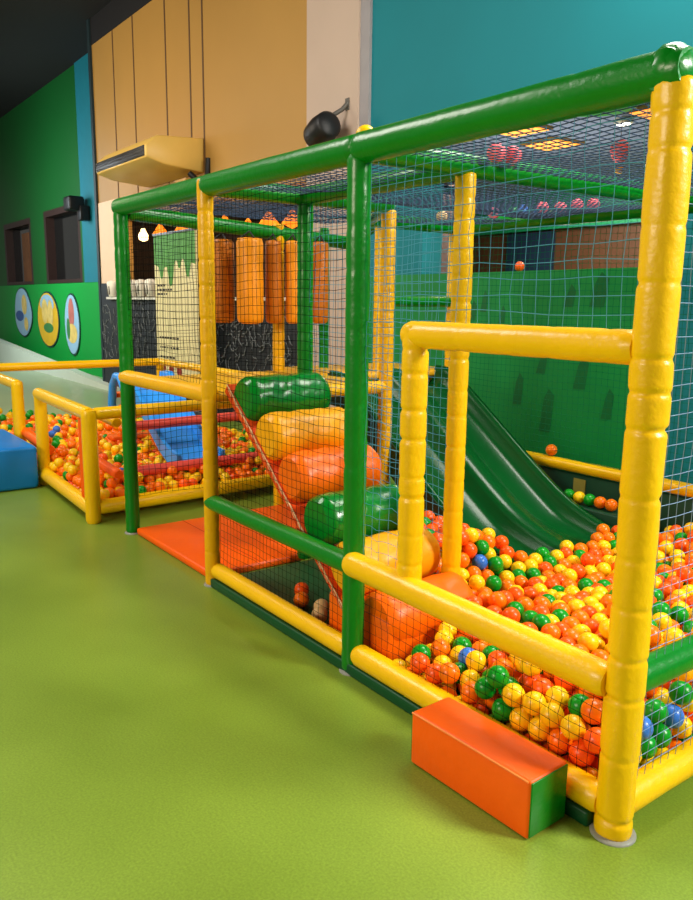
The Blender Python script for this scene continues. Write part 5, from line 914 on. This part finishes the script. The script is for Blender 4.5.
# single balls outside the heaps
for (x, y, k, lab) in ((-2.0, .17, 'o', 'orange ball on the green mat under the climbing ramp'), (-2.12, .25, 'r', 'red ball in the shade furthest under the climbing ramp'), (-1.86, .20, 't', 'pale tan ball under the ramp beside the orange one'), (-1.78, .135, 't', 'pale tan ball under the ramp closest to the front rail')):
    ball((x, y, .034 + R), k, lab, 'balls under the climbing ramp')
zr = H + .052 + R*.82
for (x, y, k, lab) in ((-2.80, 2.33, 'p', 'pink ball on the net roof, first of the row by the yellow inner post'), (-2.68, 2.40, 'g', 'green ball on the net roof behind the blue one'), (-2.56, 2.36, 'b', 'blue ball on the net roof in the row along the rear beam'), (-2.47, 2.43, 'b', 'second blue ball on the net roof, right of the first'),
                  (-2.36, 2.33, 'p', 'coral ball alone in the middle of the row on the net roof'), (-2.29, 2.43, 'p', 'magenta pink ball on the net roof by the rear beam'), (-2.12, 2.38, 'p', 'pink ball on the net roof, left of the last two'), (-2.03, 2.43, 'p', 'pink ball on the net roof, last of the row'),
                  (-3.2, 2.2, 't', 'pale tan ball on the net roof left of the yellow inner post'), (-1.222, .66, 'p', 'pink ball on the net roof beside the cross beam, left of two'), (-1.222, .76, 'p', 'pink ball on the net roof beside the cross beam, right of two'),
                  ):
    ball((x, y, H + R + .004), k, lab, 'balls on the net roof')  # roof balls' pink has the netting's bluish haze mixed into the colour
ball((-1.40, .085, H + .07), 'y', 'yellow ball peeping over the top beam above the green front post', 'balls on the net roof')
ball((-3.32, WY + .09, OZ0 + R), 'r', 'red-orange ball on top of the low green wall', 'stray balls')
ball((-2.34, D, ZM + .042 + R), 'o', 'orange ball perched on the yellow rear rail', 'stray balls')
# ledge behind the slide
b = MB(); b.box((-2.6, 2.36, .04), (-1.45, D - .005, .27)); tag(b.build('pit_ledge', mat('dark_ledge_vinyl', (12,64,38), .45), bevel=.01), 'dark green padded ledge between the slide and the rear board', 'ledge')
for (x, k, lab) in ((-2.07, 'g', 'green ball leftmost on the ledge behind the slide'), (-1.985, 'y', 'yellow ball on the ledge behind the slide'), (-1.9, 'g', 'green ball on the ledge between yellow and orange'), (-1.815, 'o', 'orange ball on the ledge behind the slide, next to the green'), (-1.73, 'o', 'orange ball on the ledge furthest down by the near post')):
    ball((x, 2.43, .273 + R), k, lab, 'balls on the ledge behind the slide')

# ---------------------------------------------------------------- lights
def area(name, loc, to, size, power, col, sy=None):
    l = bpy.data.lights.new(name, 'AREA'); l.energy = power; l.color = col; l.shape = 'RECTANGLE'; l.size = size; l.size_y = sy or size
    o = bpy.data.objects.new(name, l); COL.objects.link(o); o.location = loc
    d = Vector(to) - Vector(loc); o.rotation_euler = d.to_track_quat('-Z', 'Y').to_euler(); return o
def point(name, loc, power, col, r=.1):
    l = bpy.data.lights.new(name, 'POINT'); l.energy = power; l.color = col; l.shadow_soft_size = r
    o = bpy.data.objects.new(name, l); COL.objects.link(o); o.location = loc; return o
WARM = (1, .86, .66); NEU = (1, .95, .86); COOL = (.85, .95, 1)
area('hall_lamp_front', (-1.5, -7, 3.4), (-1.5, 0, .9), 3.0, 300, WARM, 1.6)
area('hall_lamp_over', (-1.0, 2.4, 5.3), (-1.0, 1.0, 0), 1.8, 260, NEU)
area('hall_lamp_corner', (3.6, 2.7, 3.9), (-1.4, .2, .2), 1.3, 520, NEU)
area('hall_lamp_left', (-5.6, -2.2, 5.8), (-4.6, .8, .4), 2.4, 260, NEU)
area('hall_lamp_far', (-11, -1.5, 4.2), (-12, 3, 1.6), 2.5, 240, WARM)
area('hall_lamp_green_wall', (-17, .2, 3.6), (-17, 3.7, 1.9), 2.2, 240, COOL)
area('back_room_lamp', (-5.2, 6.2, 3.2), (-5.2, 6.6, 0), 2.5, 330, WARM)
area('back_room_added_fill', (-4.2, 4.6, 1.5), (-4.2, 4.8, 3.3), 1.2, 60, WARM)  # unseen fill added behind the low wall to brighten the ceiling
for x in (-11.6, -9.2, -7.2): point('shop_lamp', (x, 3.9, 2.6), 16, (1, .6, .25), .12)
w = bpy.data.worlds.new('hall_air'); S.world = w; w.use_nodes = True
bg = w.node_tree.nodes['Background']; bg.inputs['Color'].default_value = (1, .95, .85, 1); bg.inputs['Strength'].default_value = .2

# ---------------------------------------------------------------- camera
cam = bpy.data.cameras.new('camera'); co = bpy.data.objects.new('camera', cam); COL.objects.link(co); S.camera = co
yaw, pitch, roll, F = (0.93254, -0.18551, 0.01197, 783.44725)
f = Vector((-math.sin(yaw)*math.cos(pitch), math.cos(yaw)*math.cos(pitch), math.sin(pitch)))
r = Vector((math.cos(yaw), math.sin(yaw), 0)); u = r.cross(f)
c, s = math.cos(roll), math.sin(roll); r2_, u2 = c*r + s*u, -s*r + c*u
co.matrix_world = Matrix.Translation((1.2529, -1.9609, 1.6038)) @ Matrix((r2_, u2, -f)).transposed().to_4x4()
cam.sensor_fit = 'VERTICAL'; cam.sensor_height = 36; cam.lens = F/900*36; cam.clip_start = .02; cam.clip_end = 200
S.view_settings.view_transform = 'Standard'; S.view_settings.look = 'None'; S.view_settings.gamma = 1; S.view_settings.use_curve_mapping = False
S.view_settings.exposure = 0.0
